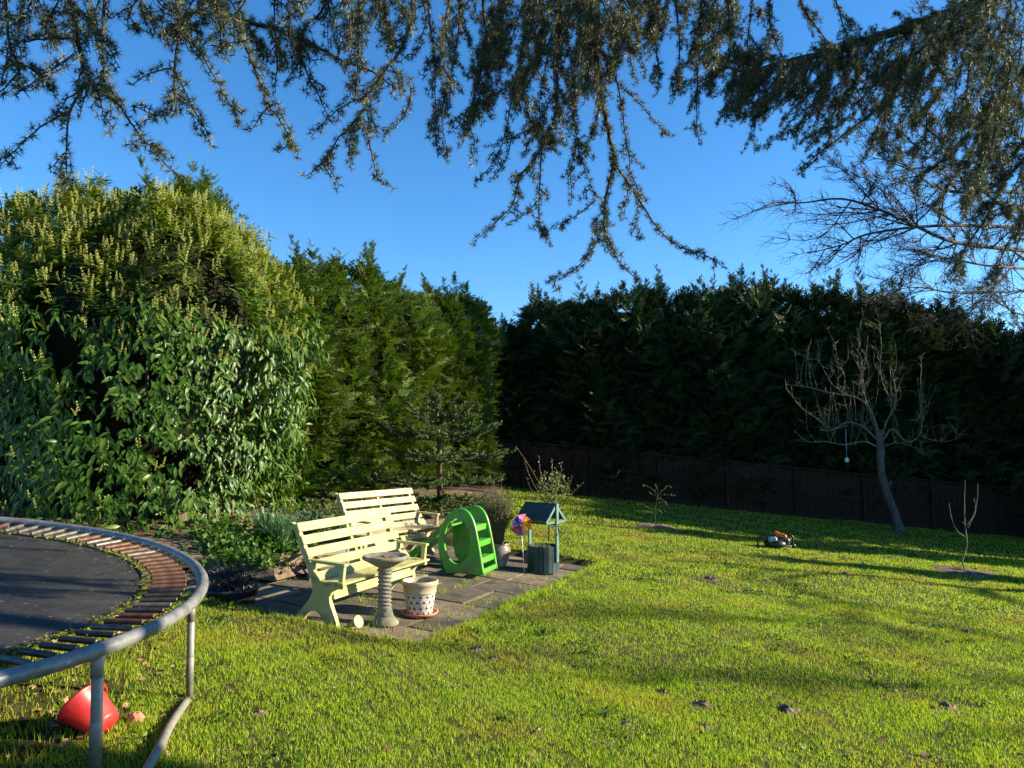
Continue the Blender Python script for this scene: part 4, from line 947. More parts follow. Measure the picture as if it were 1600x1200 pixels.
# ================================================================== PLANTING BED AT THE LEFT
bedp = [(-2.35, 7.5), (-2.1, 8.2), (-1.95, 9.9), (-1.6, 11.5), (-.4, 13.6), (-.2, 19.8), (-2, 20.5), (-9, 13), (-9.5, 8.5), (-4.2, 7.9)]
cxb, cyb = -3.6, 10.5; vs = [(cxb, cyb, float(plane(cxb, cyb))+.05)]
ring = []
for i in range(len(bedp)):
    a_, b_ = bedp[i], bedp[(i+1) % len(bedp)]
    for t in np.linspace(0, 1, 7)[:-1]: ring.append((a_[0]+(b_[0]-a_[0])*t, a_[1]+(b_[1]-a_[1])*t))
for f in (.35, .7, .97, 1.0):
    for x, y in ring:
        X, Y = cxb+(x-cxb)*f, cyb+(y-cyb)*f; vs.append((X, Y, float(plane(X, Y))+(.045+rnd(0, .03) if f < .99 else -.03)))
n = len(ring); fs = [(0, 1+i, 1+(i+1) % n) for i in range(n)]+[(1+n*k+i, 1+n*k+(i+1) % n, 1+n*(k+1)+(i+1) % n, 1+n*(k+1)+i) for k in range(3) for i in range(n)]
tag(MB().add(vs, fs).obj('flower_bed', M['soil']), kind='structure')
lr2 = np.random.default_rng(77); T, D, L = [], [], []
def scat(n, fx, hlo, hhi, s):
    for _ in range(n):
        x, y = fx(); T.append((x, y, float(plane(x, y))+.05+lr2.uniform(hlo, hhi))); D.append((lr2.normal(), lr2.normal(), lr2.uniform(-.1, 1.3))); L.append(s*lr2.uniform(.6, 1.4))
for cx, cy, sp0, hh, nn in ((-3.05, 8.3, .30, .18, 900), (-2.75, 8.75, .3, .2, 800), (-3.3, 8.8, .3, .25, 600), (-2.7, 7.75, .28, .12, 700), (-2.5, 8.4, .18, .12, 500), (-2.9, 9.5, .4, .2, 600), (-2.3, 9.9, .35, .18, 500), (-1.9, 10.6, .3, .2, 400), (-3.0, 10.9, .6, .28, 600), (-2.3, 11.9, .6, .25, 600), (-1.6, 12.9, .5, .25, 500), (-.9, 14.2, .5, .25, 500)):
    scat(nn, lambda: (lr2.normal(cx, sp0*.6), lr2.normal(cy, sp0*.5)), -.02, hh, .055)
tiny_leaves(T, D, L, 'ground_cover', M['cover'], None, 1.7)
T, D, L = [], [], []
scat(700, lambda: ((lambda t: (-4.2+3.3*t+lr2.normal(0, .3), 10.2+6.5*t+lr2.normal(0, .55)))(lr2.random())), .0, .05, .07)
scat(500, lambda: (lr2.uniform(-2.6, -2.0), lr2.uniform(7.9, 9)), 0, .02, .05)
tiny_leaves(T, D, L, 'leaf_litter', M['litter'], None, 1.5)
ep = []
for _ in range(330):
    t = lr2.random(); u, v = (t*PLEN, -lr2.uniform(.0, .07)) if lr2.random() < .6 else (-lr2.uniform(0, .07), t*PWID)
    q = PO+PE*u+PF*v; ep.append((q[0], q[1], float(plane(q[0], q[1]))+.005, lr2.uniform(.7, 1.2)))
tufts(ep, 16, .06, .006, gr, 'edge_grass', M['grass'], .035, 1.1)
wp = [(x, y, gz(x, y), s) for x, y, s in [(lr2.uniform(-3.4, -2.2), 7.35+lr2.uniform(-.1, .9), lr2.uniform(.6, 1.3)) for _ in range(60)]]
tufts(wp, 22, .12, .006, gr, 'bed_grass', M['cover'], .05, 1.2)
# daffodil clumps
def straps(n, h, spread, rng):
    parts = []
    az = rng.uniform(0, 6.28, n); r = rng.uniform(0, spread*.25, n); hh = h*rng.uniform(.6, 1.1, n); le = spread*rng.uniform(.1, 1.1, n)
    b = np.stack([np.cos(az)*r, np.sin(az)*r, 0*az], 1); fa = az+1.57; W_ = np.stack([np.cos(fa), np.sin(fa), 0*fa], 1)*.007
    o = np.stack([np.cos(az), np.sin(az), 0*az], 1); Z = np.array([0, 0, 1.])
    m1 = b+o*(le*.25)[:, None]+Z*(hh*.62)[:, None]; m2 = b+o*(le*.65)[:, None]+Z*(hh*1.0)[:, None]; tp = b+o*(le*1.25)[:, None]+Z*(hh*.85)[:, None]
    V = np.stack([b-W_, b+W_, m1-W_, m1+W_, m2-W_*.8, m2+W_*.8, tp], 1).reshape(-1, 3)
    F = np.array([[0, 1, 3], [0, 3, 2], [2, 3, 5], [2, 5, 4], [4, 5, 6]]); F = (F[None]+(np.arange(n)*7)[:, None, None]).reshape(-1, 3); return V, F
rng_d = np.random.default_rng(5); flowered = False
for i, (x, y, lb) in enumerate(((-2.62, 8.55, 'clump of long blue-green daffodil leaves beside the near end of the bench'), (-2.40, 8.95, 'arching daffodil clump with one yellow flower behind the bench back'), (-2.9, 8.9, 'daffodil clump farthest left in the leafy bed'))):
    t = empty('daffodil_plant', (x, y, float(plane(x, y))+.05), 0, lb, 'daffodil'); V, F = straps(150 if i < 2 else 80, .40, .34, rng_d)
    tag(link('leaves', np_mesh('leaves', V, F, M['daffleaf']), t), kind='stuff')
    if i == 1:
        fl = P(453, 799, 8.9)-t.location
        MB().tube(smooth_line([(0, 0, 0), (fl.x*.4, 0, fl.z*.6), fl], 4), .004, 6).obj('flower_stem', M['daffleaf'], t)
        mb = MB()
        for k in range(6):
            a = k*math.pi/3; mb.add([fl, fl+Vector((math.cos(a-.35)*.03, -.005, math.sin(a-.35)*.03)), fl+Vector((math.cos(a)*.052, 0, math.sin(a)*.052)), fl+Vector((math.cos(a+.35)*.03, -.005, math.sin(a+.35)*.03))], [(0, 1, 2, 3)])
        mb.obj('petals', M['yellow'], t)
        MB().lathe([(.008, 0), (.014, .025), (.020, .034), (.016, .03), (.001, .01)], 12, c=fl, cap=False, M=Matrix.Rotation(R(90), 3, 'X')).obj('trumpet', M['yellow'], t)
# timber edging of the raised bed behind
for i, (a_, b_, lb) in enumerate((((-4.3, 9.6), (-2.9, 10.35), 'weathered timber edging board of the bed between laurel and benches'), ((-2.75, 10.45), (-1.1, 11.0), 'weathered timber edging board behind the benches and slide'))):
    p_ = Vector((*a_, float(plane(*a_))+.13)); q_ = Vector((*b_, float(plane(*b_))+.13)); o = MB().bar(p_, q_, .07, .18, bev=.012).obj('timber_edging', M['timber']); tag(o, lb, 'edging board')
o = MB().bar((-2.45, 7.85, float(plane(-2.45, 7.85))+.07), (-2.15, 8.25, float(plane(-2.15, 8.25))+.07), .09, .13, bev=.012).obj('timber_block', M['timber']); tag(o, 'short sawn timber block in the bed beside the bench back leg', 'timber')
# black planter
q = G(345, 938); bp = Vector((q.x, q.y+.22, gz(q.x, q.y)))
blk = empty('black_planter', bp, 0, 'round black plastic planter of dark dead plants behind the trampoline rim', 'planter')
MB().lathe([(.001, 0), (.16, 0), (.20, .06), (.235, .19), (.25, .20), (.25, .225), (.225, .22), (.2, .17), (.001, .15)], 28, cap=False).obj('tub', M['black'], blk)
MB().box((.0, .02, .27), (.26, .18, .10), Matrix.Rotation(.15, 3, 'Z'), .012).obj('seed_tray', M['black'], blk)
MB().box((.06, .02, .36), (.16, .13, .012), Matrix.Rotation(.12, 3, 'Y'), .004).obj('tray_lid', M['black'], blk)
tw = Twigs(); [tw.line([(rnd(-.2, .2), rnd(-.15, .1), .2), (rnd(-.25, .2), rnd(-.15, .1), rnd(.28, .46))], .007, .003) for _ in range(110)]
link('dead_stems', tw.mesh('dead_stems', M['black'], 4), blk)
# pale crate behind the bench
cr = Vector((-1.97, 8.05, pz(-1.97, 8.05)+.003)); crt = empty('crate', cr, R(25), 'pale grey plastic crate glimpsed through the slats behind the front bench', 'crate')
for z in (.02, .14, .26):
    for dx, dy, sx, sy in ((0, -.14, .40, .012), (0, .14, .40, .012), (-.194, 0, .012, .268), (.194, 0, .012, .268)): MB().box((dx, dy, z+.02), (sx, sy, .05), None, .002).obj('side_bar', M['gplast'], crt)
for dx in (-.19, .19):
    for dy in (-.135, .135): MB().box((dx, dy, .16), (.03, .03, .31), None, .003).obj('corner_post', M['gplast'], crt)

# ================================================================== MONKEY PUZZLE
mp = empty('monkey_puzzle_tree', (-1.28, 13.3, gz(-1.28, 13.3)), 0, 'small monkey puzzle tree with scaly upswept branches behind the benches', 'tree')
top = P(683, 640, 13.3)-mp.location
MB().tube([(0, 0, -.1), (0, 0, 1), (top.x, 0, top.z)], [.055, .045, .02], 8).obj('trunk', M['stem'], mp)
mr = np.random.default_rng(4); Tm, Dm, Lm, Um = [], [], [], []
tw = Twigs(); Tmain = []
for z, nb, Lb, rise in ((.3, 9, 1.15, -.16), (.62, 9, 1.25, -.08), (.98, 9, 1.25, .04), (1.35, 8, 1.15, .16), (1.62, 6, .8, .35), (1.86, 4, .4, .6)):
    if z > top.z: z = top.z-.05
    for k in range(nb):
        a = 2*math.pi*(k+mr.uniform(-.4, .4))/nb+z; o = Vector((math.cos(a), math.sin(a), 0)); L_ = Lb*mr.uniform(.75, 1.1)
        pts = smooth_line([Vector((0, 0, z)), o*L_*.5+Vector((0, 0, z+rise*L_*.4-.02)), o*L_+Vector((0, 0, z+rise*L_+.12))], 5); tw.line(pts, .014, .008); lines = [pts]
        for _ in range(4):
            i = mr.integers(3, len(pts)-2); sd = o.cross(Vector((0, 0, 1)))*(1 if _ % 2 else -1); L2 = L_*.35*mr.uniform(.6, 1.1)
            e = pts[i]+(o*.7+sd*.8).normalized()*L2+Vector((0, 0, .10)); l2 = smooth_line([pts[i], (pts[i]+e)/2+Vector((0, 0, -.02)), e], 4); tw.line(l2, .008, .005); lines.append(l2)
        for pl in lines:
            for i in range(len(pl)-1):
                a_, b_ = np.array(pl[i]), np.array(pl[i+1]); d = b_-a_; ln = np.linalg.norm(d)+1e-6; d /= ln; m = max(3, int(ln/.0075))
                s1 = np.cross(d, [.1, .2, 1]); s1 /= np.linalg.norm(s1); s2 = np.cross(d, s1)
                for q_ in range(m):
                    an = mr.uniform(0, 6.28); rad = s1*np.cos(an)+s2*np.sin(an); Tm.append(a_+(b_-a_)*q_/m+rad*.008); Dm.append(rad+d*.85); Um.append(rad); Lm.append(mr.uniform(.05, .075))
link('branches', tw.mesh('branches', M['stem'], 5), mp)
dia = np.array([[0, 0, 0], [.35, -.22, 0], [1, 0, .05], [.35, .22, 0]]); V, F = scatter(dia, np.array([[0, 1, 2], [0, 2, 3]]), frames(np.array(Dm), np.array(Um)+.001, np.array(Lm)), np.array(Tm))
tag(link('scale_leaves', np_mesh('scale_leaves', V, F, M['monkey']), mp), kind='stuff')

# ================================================================== BARE TREES
def grow(tw, pts, r, level, rng, depthj, spread=.9, bias=Vector((0, 0, 0)), n_child=7, ratio=.5, step=None):
    pts = smooth_line(pts, 4 if level else 2); tw.line(pts, r, max(r*.16, .003))
    if level == 0: return
    L = sum((pts[i+1]-pts[i]).length for i in range(len(pts)-1))
    for k in range(n_child):
        i = int(rng.uniform(.15, .98)*(len(pts)-1)); p = pts[i]; d = (pts[min(i+1, len(pts)-1)]-pts[max(i-1, 0)]).normalized()
        v = Vector((rng.normal(), rng.normal()*depthj, rng.normal())); v = (d*.9+v.normalized()*spread+bias).normalized(); l_ = L*ratio*rng.uniform(.5, 1.1)*(1-.4*i/len(pts))
        c1 = p+v*l_*.5+Vector(rng.normal(0, .11, 3))*l_; c2 = p+(v+d*.35).normalized()*l_+Vector(rng.normal(0, .1, 3))*l_
        grow(tw, [p, c1, c2], max(r*.45*(1-.5*i/len(pts)), .0045), level-1, rng, depthj, spread, bias, max(4, n_child-1), ratio)
BD = 19.0
bt_ = empty('bare_tree', (17.4, 22.8, float(plane(17.4, 22.8))), 0, 'large leafless tree spreading fine twigs in from the right edge, above the back hedge', 'tree'); off = Vector(bt_.location)
rg = np.random.default_rng(12); tw = Twigs()
tk = smooth_line([(0, 0, -.3), (.1, 0, 2.5), (-.2, -.2, 5), (-.5, -.4, 7.5), (-.6, -.6, 9.5), (-.4, -.7, 12)], 5)
MB().tube(tk, [.32-.26*i/(len(tk)-1) for i in range(len(tk))], 10).obj('trunk', M['bark'], bt_)
limbs = [([(1640, 302), (1560, 300), (1480, 299), (1435, 275), (1400, 240), (1370, 195)], .07), ([(1660, 400), (1600, 392), (1495, 380), (1435, 356), (1375, 329), (1315, 311), (1255, 317), (1216, 317)], .085), ([(1650, 358), (1600, 356), (1465, 353), (1360, 365), (1315, 383), (1262, 396)], .07),
         ([(1660, 455), (1600, 455), (1495, 458), (1435, 449), (1380, 455)], .05), ([(1600, 420), (1540, 415), (1483, 404), (1450, 401), (1405, 425), (1375, 443)], .045), ([(1650, 330), (1580, 330), (1530, 290), (1480, 240), (1440, 170), (1420, 120)], .06), ([(1640, 250), (1580, 200), (1540, 120), (1500, 50), (1480, 0)], .06),
         ([(1375, 329), (1340, 290), (1310, 262), (1270, 262)], .03), ([(1600, 392), (1560, 440), (1500, 490), (1430, 500)], .035), ([(1650, 500), (1590, 490), (1550, 470), (1500, 480)], .03), ([(1435, 356), (1400, 330), (1370, 290), (1330, 270)], .03), ([(1650, 210), (1560, 240), (1500, 260), (1450, 240), (1400, 200), (1360, 150)], .045), ([(1440, 170), (1420, 110), (1440, 60), (1437, 10)], .03)]
for L_, r_ in limbs:
    dd = rg.uniform(-1, 1.2); pts = [P(x, y, BD+dd*(1-.2*i)+1.5*(x > 1590))-off for i, (x, y) in enumerate(L_)]
    if L_[0][0] > 1590:
        z = pts[0].z-.6; j = min(tk, key=lambda q_: abs(q_.z-z)); tw.line(smooth_line([j, (j+pts[0])/2+Vector((0, 0, .1)), pts[0]], 4), r_*1.25, r_)
    grow(tw, pts, r_*.95, 2, rg, .5, .85, Vector((.02, 0, .07)), 24, .33)
link('branches', tw.mesh('branches', M['twig'], 3), bt_)
# a second leafless tree stands to the right of the picture; its limbs throw the long streaks over the lawn
b2_ = empty('bare_tree', (21.5, 12.3, float(plane(21.5, 12.3))), R(75), 'leafless tree standing right of the picture, shading the lawn in streaks', 'tree')
for c in [o for o in COL.objects if o.parent == bt_]:
    d = c.copy(); COL.objects.link(d); d.parent = b2_; d.scale = (.75, .75, .75)

# ================================================================== APPLE TREE
q = onG(1404, 826); q.y = 18.3; q = P(1404, 826, 18.3)
ap = empty('apple_tree', q, 0, 'small leafless apple tree with leaning trunk and upright twigs before the fence', 'tree'); D0 = 18.3; gq = q
def al(x, y, d=0): return P(x, y, D0+d)-gq
MB().tube(smooth_line([al(1405, 832), al(1399, 805), al(1389, 780), al(1380, 752), al(1376, 725), al(1376, 700), al(1373, 672)], 4), [.19, .135, .11]+[.10]*10+[.092]*12, 10).obj('trunk', M['bark'], ap)
MB().tube([al(1388, 762), al(1392, 752)], [.05, .03], 8).obj('branch_stub', M['bark'], ap)
rg = np.random.default_rng(33); tw = Twigs(); la = []
main = [([(1374, 680), (1360, 640), (1340, 622), (1315, 617), (1290, 612), (1262, 605), (1228, 601)], .06, 0), ([(1373, 690), (1350, 668), (1325, 660), (1300, 672), (1280, 672)], .05, -.4), ([(1374, 700), (1350, 690), (1320, 695), (1290, 690), (1262, 690), (1240, 672)], .045, .4),
        ([(1325, 665), (1300, 670), (1278, 655), (1250, 635), (1228, 605)], .03, -.6), ([(1376, 690), (1385, 660), (1395, 640), (1400, 625), (1398, 600), (1392, 570)], .04, .2), ([(1378, 690), (1395, 670), (1415, 690), (1432, 685), (1440, 668), (1432, 640)], .04, -.2),
        ([(1376, 685), (1362, 655), (1352, 620), (1348, 590), (1345, 560)], .035, .3), ([(1400, 640), (1380, 600), (1375, 570), (1377, 545), (1375, 515)], .02, .3), ([(1430, 660), (1440, 640), (1438, 600), (1440, 570), (1435, 556)], .02, 0), ([(1440, 682), (1470, 690), (1495, 685), (1510, 668)], .02, .4), ([(1378, 700), (1400, 692), (1430, 700), (1443, 712)], .02, -.3),
        ([(1330, 620), (1300, 600), (1280, 565), (1262, 560), (1235, 545)], .022, .1), ([(1315, 617), (1320, 590), (1310, 570), (1305, 540)], .02, -.2), ([(1340, 622), (1345, 585), (1340, 560), (1345, 500)], .016, 0)]
for L_, r_, dj in main:
    pts = [al(x, y, dj*i/len(L_)) for i, (x, y) in enumerate(L_)]; s_ = smooth_line(pts, 4); tw.line(s_, r_*.55, r_*.15); n_ = 9 if r_ > .03 else 5
    for k in range(n_):                       # upright water shoots and spurs
        i = rg.integers(3, len(s_)-1); p = s_[i]; h = rg.uniform(.3, 1.2)*(1 if r_ > .025 else .6); lx = rg.normal(0, .22); e = p+Vector((lx*h, rg.normal(0, .2)*h, h))
        w_ = smooth_line([p, p+Vector((lx*.9*h*.6+rg.normal(0, .06), 0, h*.35)), e], 4); tw.line(w_, .0075, .0025); la.append(w_)
        for _ in range(3):
            j = rg.integers(1, len(w_)-1); v = Vector((rg.normal(0, .5), rg.normal(0, .4), rg.uniform(.1, .9))); l2 = rg.uniform(.06, .35); tw.line([w_[j], w_[j]+v*l2], .005, .002)
    for k in range(n_*2):
        i = rg.integers(1, len(s_)-1); v = Vector((rg.normal(0, 1), rg.normal(0, 1), rg.normal(.2, .8))).normalized(); tw.line([s_[i], s_[i]+v*rg.uniform(.05, .25)], .009, .004)
link('branches', tw.mesh('branches', M['appletwig'], 4), ap)
fp = P(1323, 718, 17.9)
fd = empty('bird_feeder', fp, 0, 'small white hanging bird feeder below the apple tree, left of its trunk', 'bird feeder')
MB().lathe([(.001, -.07), (.045, -.065), (.052, -.02), (.04, .02), (.02, .045), (.001, .05)], 14, cap=False).obj('body', M['white'], fd); MB().lathe([(.001, -.17), (.045, -.165), (.05, -.14), (.001, -.135)], 12, cap=False).obj('tray', M['black'], fd)
MB().tube([(0, 0, -.15), (0, 0, -.06)], .008, 5).obj('hanger_rod', M['black'], fd); MB().tube([(0, 0, .04), (0, 0, .72)], .004, 5).obj('cord', M['white'], fd)

# ================================================================== CEDAR
cedar = empty('cedar_tree', (9.2, 3.7, gz(9.2, 3.7)), 0, 'large cedar whose drooping needled branches hang across the top of the picture', 'tree'); co = Vector(cedar.location)
rg = np.random.default_rng(8); tw = Twigs(); RT, RD, RS = [], [], []      # rosettes: place, axis, size
tk = smooth_line([(0, 0, -.3), (.05, 0, 2), (0, .05, 5), (.1, 0, 8), (0, 0, 12)], 5)
MB().tube(tk, [.42-.30*i/(len(tk)-1) for i in range(len(tk))], 14).obj('trunk', M['bark'], cedar)
def ros(pts, sp0, size, skip=.0, off=0.):
    """rosettes of needles on short spurs, set alternately along a twig"""
    k = 0; carry = 0.
    for i in range(len(pts)-1):
        a, b = pts[i], pts[i+1]; d = b-a; L_ = d.length
        if L_ < 1e-5: continue
        d = d/L_; t = carry
        while t < L_:
            if rg.random() > skip:
                v = Vector(rg.normal(0, 1, 3)); v = (v-d*v.dot(d)).normalized(); v = (v+Vector((0, 0, .15))+d*.25).normalized()
                p = a+d*t+v*off; q_ = p+v*size*.42; tw.a.append(tuple(p)); tw.b.append(tuple(q_)); tw.ra.append(.0022); tw.rb.append(.0026)
                RT.append(tuple(q_)); RD.append(tuple(v)); RS.append(size*rg.uniform(.75, 1.2))
            t += sp0*rg.uniform(.7, 1.3)
        carry = t-L_
def hang(p, d, L_, dep, sub=True):
    """drooping side shoot"""
    e = p+d*L_; mid = p+d*L_*.5+Vector((0, 0, .05*L_)); pts = smooth_line([p, mid, e+Vector((0, 0, -.12*L_))], 4); pts = [jit(q_, .004) for q_ in pts]
    tw.line(pts, .0042, .0018); ros(pts, .0155, .034*rg.uniform(.9, 1.15))
    if sub and L_ > .14:
        for _ in range(rg.integers(1, 4)):
            i = rg.integers(2, len(pts)-1); v = Vector((rg.normal(0, .6), rg.normal(0, .6), -rg.uniform(.3, 1))).normalized(); v = (v+d*.7).normalized(); hang(pts[i], v, L_*rg.uniform(.3, .55), dep, False)
def cbranch(px, dep, r0, r1, side=1., sl=.22, dens=9, spars=.0, connect=None):
    d0, d1 = dep if isinstance(dep, tuple) else (dep, dep)
    n_ = len(px); pts = [P(x, y, d0+(d1-d0)*i/(n_-1)+rg.normal(0, .02)) for i, (x, y) in enumerate(px)]
    raw = pts; pts = smooth_line(pts, 5); pts = [jit(q_, .003) for q_ in pts]; tw.line([q_-co for q_ in pts], r0, r1)
    lp = [q_-co for q_ in pts]; ros(lp, .016 if r0 < .02 else .009, .034 if d0 < 3.6 else .031, spars, r0*.55 if r0 > .02 else 0)
    L_ = sum((pts[i+1]-pts[i]).length for i in range(len(pts)-1))
    for k in range(int(L_*dens*side)):
        i = rg.integers(1, len(lp)-1); d = (lp[i+1]-lp[i-1]).normalized(); sg = rg.normal(0, 1); sd = Vector((sg*.9, rg.normal(0, .5), rg.normal(-.55, .35))).normalized()
        hang(lp[i], (d*.8+sd*1.05).normalized(), sl*rg.uniform(.35, 1.25)*(1.1-.5*i/len(lp)), d0)
    return pts
over = [[P(1750, -220, 4.2), P(1300, -120, 3.9), P(800, -110, 3.7), P(300, -90, 3.4), P(-250, -110, 3.2)],
        [P(1800, -200, 3.6), P(1100, -150, 3.3), P(500, -130, 3.0), P(0, -110, 2.8)], [P(1800, -200, 5.6), P(1400, -110, 5.2), P(950, -70, 4.7), P(600, -60, 4.4)]]
allover = []
for k, o_ in enumerate(over):
    a0 = co+Vector((0, 0, 5.2-.5*k)); s_ = smooth_line([a0, (a0+o_[0])/2+Vector((0, 0, .25))]+o_, 8); tw.line([q_-co for q_ in s_], .11, .02); allover += s_
def up_to(p, r=.012):
    j = min(allover, key=lambda q_: (q_-p).length+abs(q_.x-p.x)*.5); tw.line([q_-co for q_ in smooth_line([j, (j+p)/2+Vector((0, 0, .05)), p], 3)], r*1.3, r)
B = [  # traced branches: (points), distance, start radius, end radius, side-shoot density, side-shoot length
 ([(8, -30), (12, 60), (28, 105), (15, 130), (-10, 150)], 2.8, .009, .002, 1, .17), ([(108, -30), (117, 50), (128, 100), (133, 130), (108, 178), (103, 240), (106, 288)], 2.75, .012, .002, 1.1, .17),
 ([(108, 178), (85, 185), (45, 215), (-5, 264)], 2.75, .006, .002, .6, .10), ([(133, 125), (160, 145), (187, 165), (213, 205), (235, 230), (253, 250), (285, 280)], 2.8, .007, .002, .9, .13), ([(165, -30), (160, 60), (163, 120), (172, 150), (172, 215)], (2.9, 2.85), .009, .002, 1.2, .15),
 ([(115, 60), (60, 62), (20, 70)], 2.8, .006, .002, .9, .11), ([(118, 85), (65, 120), (25, 145)], 2.7, .006, .002, .9, .1), ([(275, -30), (278, 50), (272, 110), (270, 160), (255, 182), (205, 165)], 2.8, .009, .002, .8, .14), ([(278, 50), (308, 75), (330, 110), (352, 150), (375, 192)], 2.85, .006, .002, .8, .09),
 ([(272, 110), (288, 140), (305, 175), (328, 212)], 2.8, .005, .002, .8, .08), ([(270, 108), (235, 115), (207, 132)], 2.8, .005, .002, .5, .08), ([(300, -30), (355, 20), (400, 37), (430, 45), (483, 66), (537, 95), (582, 112), (620, 140)], (2.9, 3.7), .015, .004, 1.1, .18),
 ([(370, 28), (385, 75), (403, 120), (420, 165), (440, 190), (455, 222), (466, 242)], 3.0, .008, .002, .9, .13), ([(420, 165), (405, 185), (390, 206)], 3.0, .005, .002, .6, .06), ([(430, 48), (432, 100), (430, 145)], 3.1, .006, .002, .8, .12), ([(462, 66), (480, 115), (500, 155), (516, 190)], 3.2, .006, .002, 1, .13),
 ([(650, -30), (635, 55), (610, 100), (580, 140), (562, 180), (530, 215), (508, 250), (476, 277)], (3.8, 3.6), .012, .002, .9, .17), ([(562, 180), (575, 215), (583, 250), (592, 280), (613, 293)], 3.6, .006, .002, .6, .09), ([(560, 185), (545, 225), (550, 268)], 3.65, .005, .002, .5, .07), ([(600, 115), (570, 150), (530, 170), (485, 214)], 3.5, .006, .002, .8, .08),
 ([(665, -30), (672, 40), (680, 90), (680, 150), (683, 248)], 3.9, .008, .002, .9, .15), ([(640, 120), (640, 160), (620, 195), (595, 200)], 3.7, .006, .002, .8, .1), ([(520, -30), (500, 20), (470, 50), (455, 100)], 3.2, .009, .003, 1.3, .16), ([(570, -30), (560, 40), (560, 100), (555, 150)], 3.5, .009, .003, 1.4, .18),
 ([(720, -30), (715, 60), (700, 130), (690, 180), (700, 245)], 4.1, .01, .002, 1.3, .18), ([(752, -30), (757, 30), (762, 80), (745, 130), (735, 190), (742, 225)], 4.0, .01, .002, 1.3, .2), ([(600, -40), (600, 20), (615, 70)], 3.6, .01, .003, 1.5, .2),
 ([(926, -40), (930, 69), (941, 153), (953, 215), (959, 253), (947, 307), (941, 356), (907, 414), (853, 441)], (4.4, 4.2), .020, .002, .9, .17), ([(943, 350), (955, 385), (970, 412), (1000, 442)], 4.2, .006, .002, .8, .07), ([(959, 253), (995, 307), (1026, 353), (1056, 383), (1095, 395), (1134, 420)], 4.3, .008, .002, .8, .10),
 ([(880, -30), (871, 77), (869, 169), (846, 230), (811, 280), (796, 326), (734, 383)], (4.4, 4.2), .013, .002, 1, .17), ([(846, 230), (842, 333), (849, 364), (864, 385)], 4.3, .006, .002, .9, .1), ([(893, 146), (901, 215), (915, 268), (930, 307)], 4.4, .006, .002, 1, .13), ([(930, 312), (907, 333), (861, 356)], 4.25, .005, .002, .8, .06),
 ([(934, 69), (964, 126), (976, 203), (984, 268), (974, 345)], 4.4, .008, .002, 1.1, .14), ([(984, 268), (998, 300), (995, 345), (1003, 375)], 4.35, .005, .002, .8, .08), ([(968, 132), (999, 161), (1026, 192), (1041, 213)], 4.4, .006, .002, .7, .08), ([(811, 111), (796, 176), (780, 238), (742, 288)], 4.3, .006, .002, .8, .1), ([(842, 195), (800, 215), (757, 231)], 4.3, .005, .002, .8, .07),
 ([(880, -20), (853, 77), (796, 134), (750, 161), (700, 195)], 4.6, .011, .003, 1.3, .17), ([(800, 210), (790, 250), (765, 285)], 4.3, .005, .002, .6, .07), ([(844, 310), (820, 335), (790, 350)], 4.25, .005, .002, .6, .05), ([(905, 215), (893, 260), (893, 318)], 4.35, .006, .002, 1.1, .10), ([(940, 150), (925, 210), (900, 260)], 4.4, .006, .002, 1.1, .14),
 ([(830, -40), (822, 40), (812, 111), (830, 190), (870, 240)], 4.5, .010, .003, 1.5, .2), ([(905, -40), (905, 60), (890, 150)], 4.7, .01, .003, 1.6, .22), ([(790, -40), (780, 50), (770, 110)], 4.3, .01, .003, 1.7, .22), ([(960, -40), (975, 40), (990, 120)], 4.7, .01, .003, 1.3, .2), ([(1010, -40), (1020, 40), (1030, 110), (1025, 150)], 5.0, .01, .003, 1.4, .2),
 ([(1050, -40), (1060, 40), (1062, 100), (1060, 150)], 5.0, .01, .002, 1.4, .2), ([(1095, -40), (1096, 50), (1090, 120), (1088, 215)], 5.0, .012, .002, 1.6, .18), ([(1130, -40), (1140, 40), (1150, 110), (1130, 190)], 5.2, .01, .002, 1.2, .2), ([(1180, -30), (1170, 50), (1165, 110)], 5.2, .01, .002, 1.2, .2),
 ([(1203, -30), (1205, 43), (1233, 110), (1250, 153)], 5.4, .009, .002, 1.1, .2), ([(1240, -30), (1260, 20), (1290, 60), (1310, 80)], 5.0, .010, .003, 1, .18), ([(1300, -30), (1315, 30), (1333, 75)], 5.2, .009, .003, 1, .16),
 ([(1700, -90), (1600, -40), (1500, 15), (1447, 37), (1367, 60), (1300, 83), (1240, 95), (1170, 112), (1120, 100)], (6.2, 5.5), .075, .012, 1.3, .3), ([(1537, 10), (1483, 57), (1433, 83), (1390, 110), (1340, 160)], 5.8, .03, .006, 1.6, .3),
 ([(1240, 95), (1200, 140), (1180, 187), (1161, 238)], 5.4, .008, .002, 1, .13), ([(1290, 150), (1240, 185), (1215, 215), (1176, 235)], 5.4, .007, .002, .6, .08), ([(1500, 60), (1433, 110), (1373, 167), (1333, 200), (1287, 233), (1243, 270)], (6., 5.6), .024, .003, 1, .13),
 ([(1620, 90), (1575, 140), (1533, 187), (1493, 233), (1440, 275), (1425, 300)], 5.9, .02, .003, 1.6, .2), ([(1640, 210), (1580, 270), (1540, 340), (1500, 400), (1475, 445)], (5., 4.9), .015, .003, 1.5, .22), ([(1640, 300), (1600, 340), (1570, 390), (1555, 430)], 4.8, .012, .003, 1.5, .2), ([(1650, 160), (1600, 220), (1560, 270)], 5.0, .014, .003, 1.5, .25)]
for px, dep, r0, r1, sd, sl in B:
    pts = cbranch(px, dep, r0, r1, sd, sl, 10)
    if px[0][1] < 0: up_to(pts[0], r0)
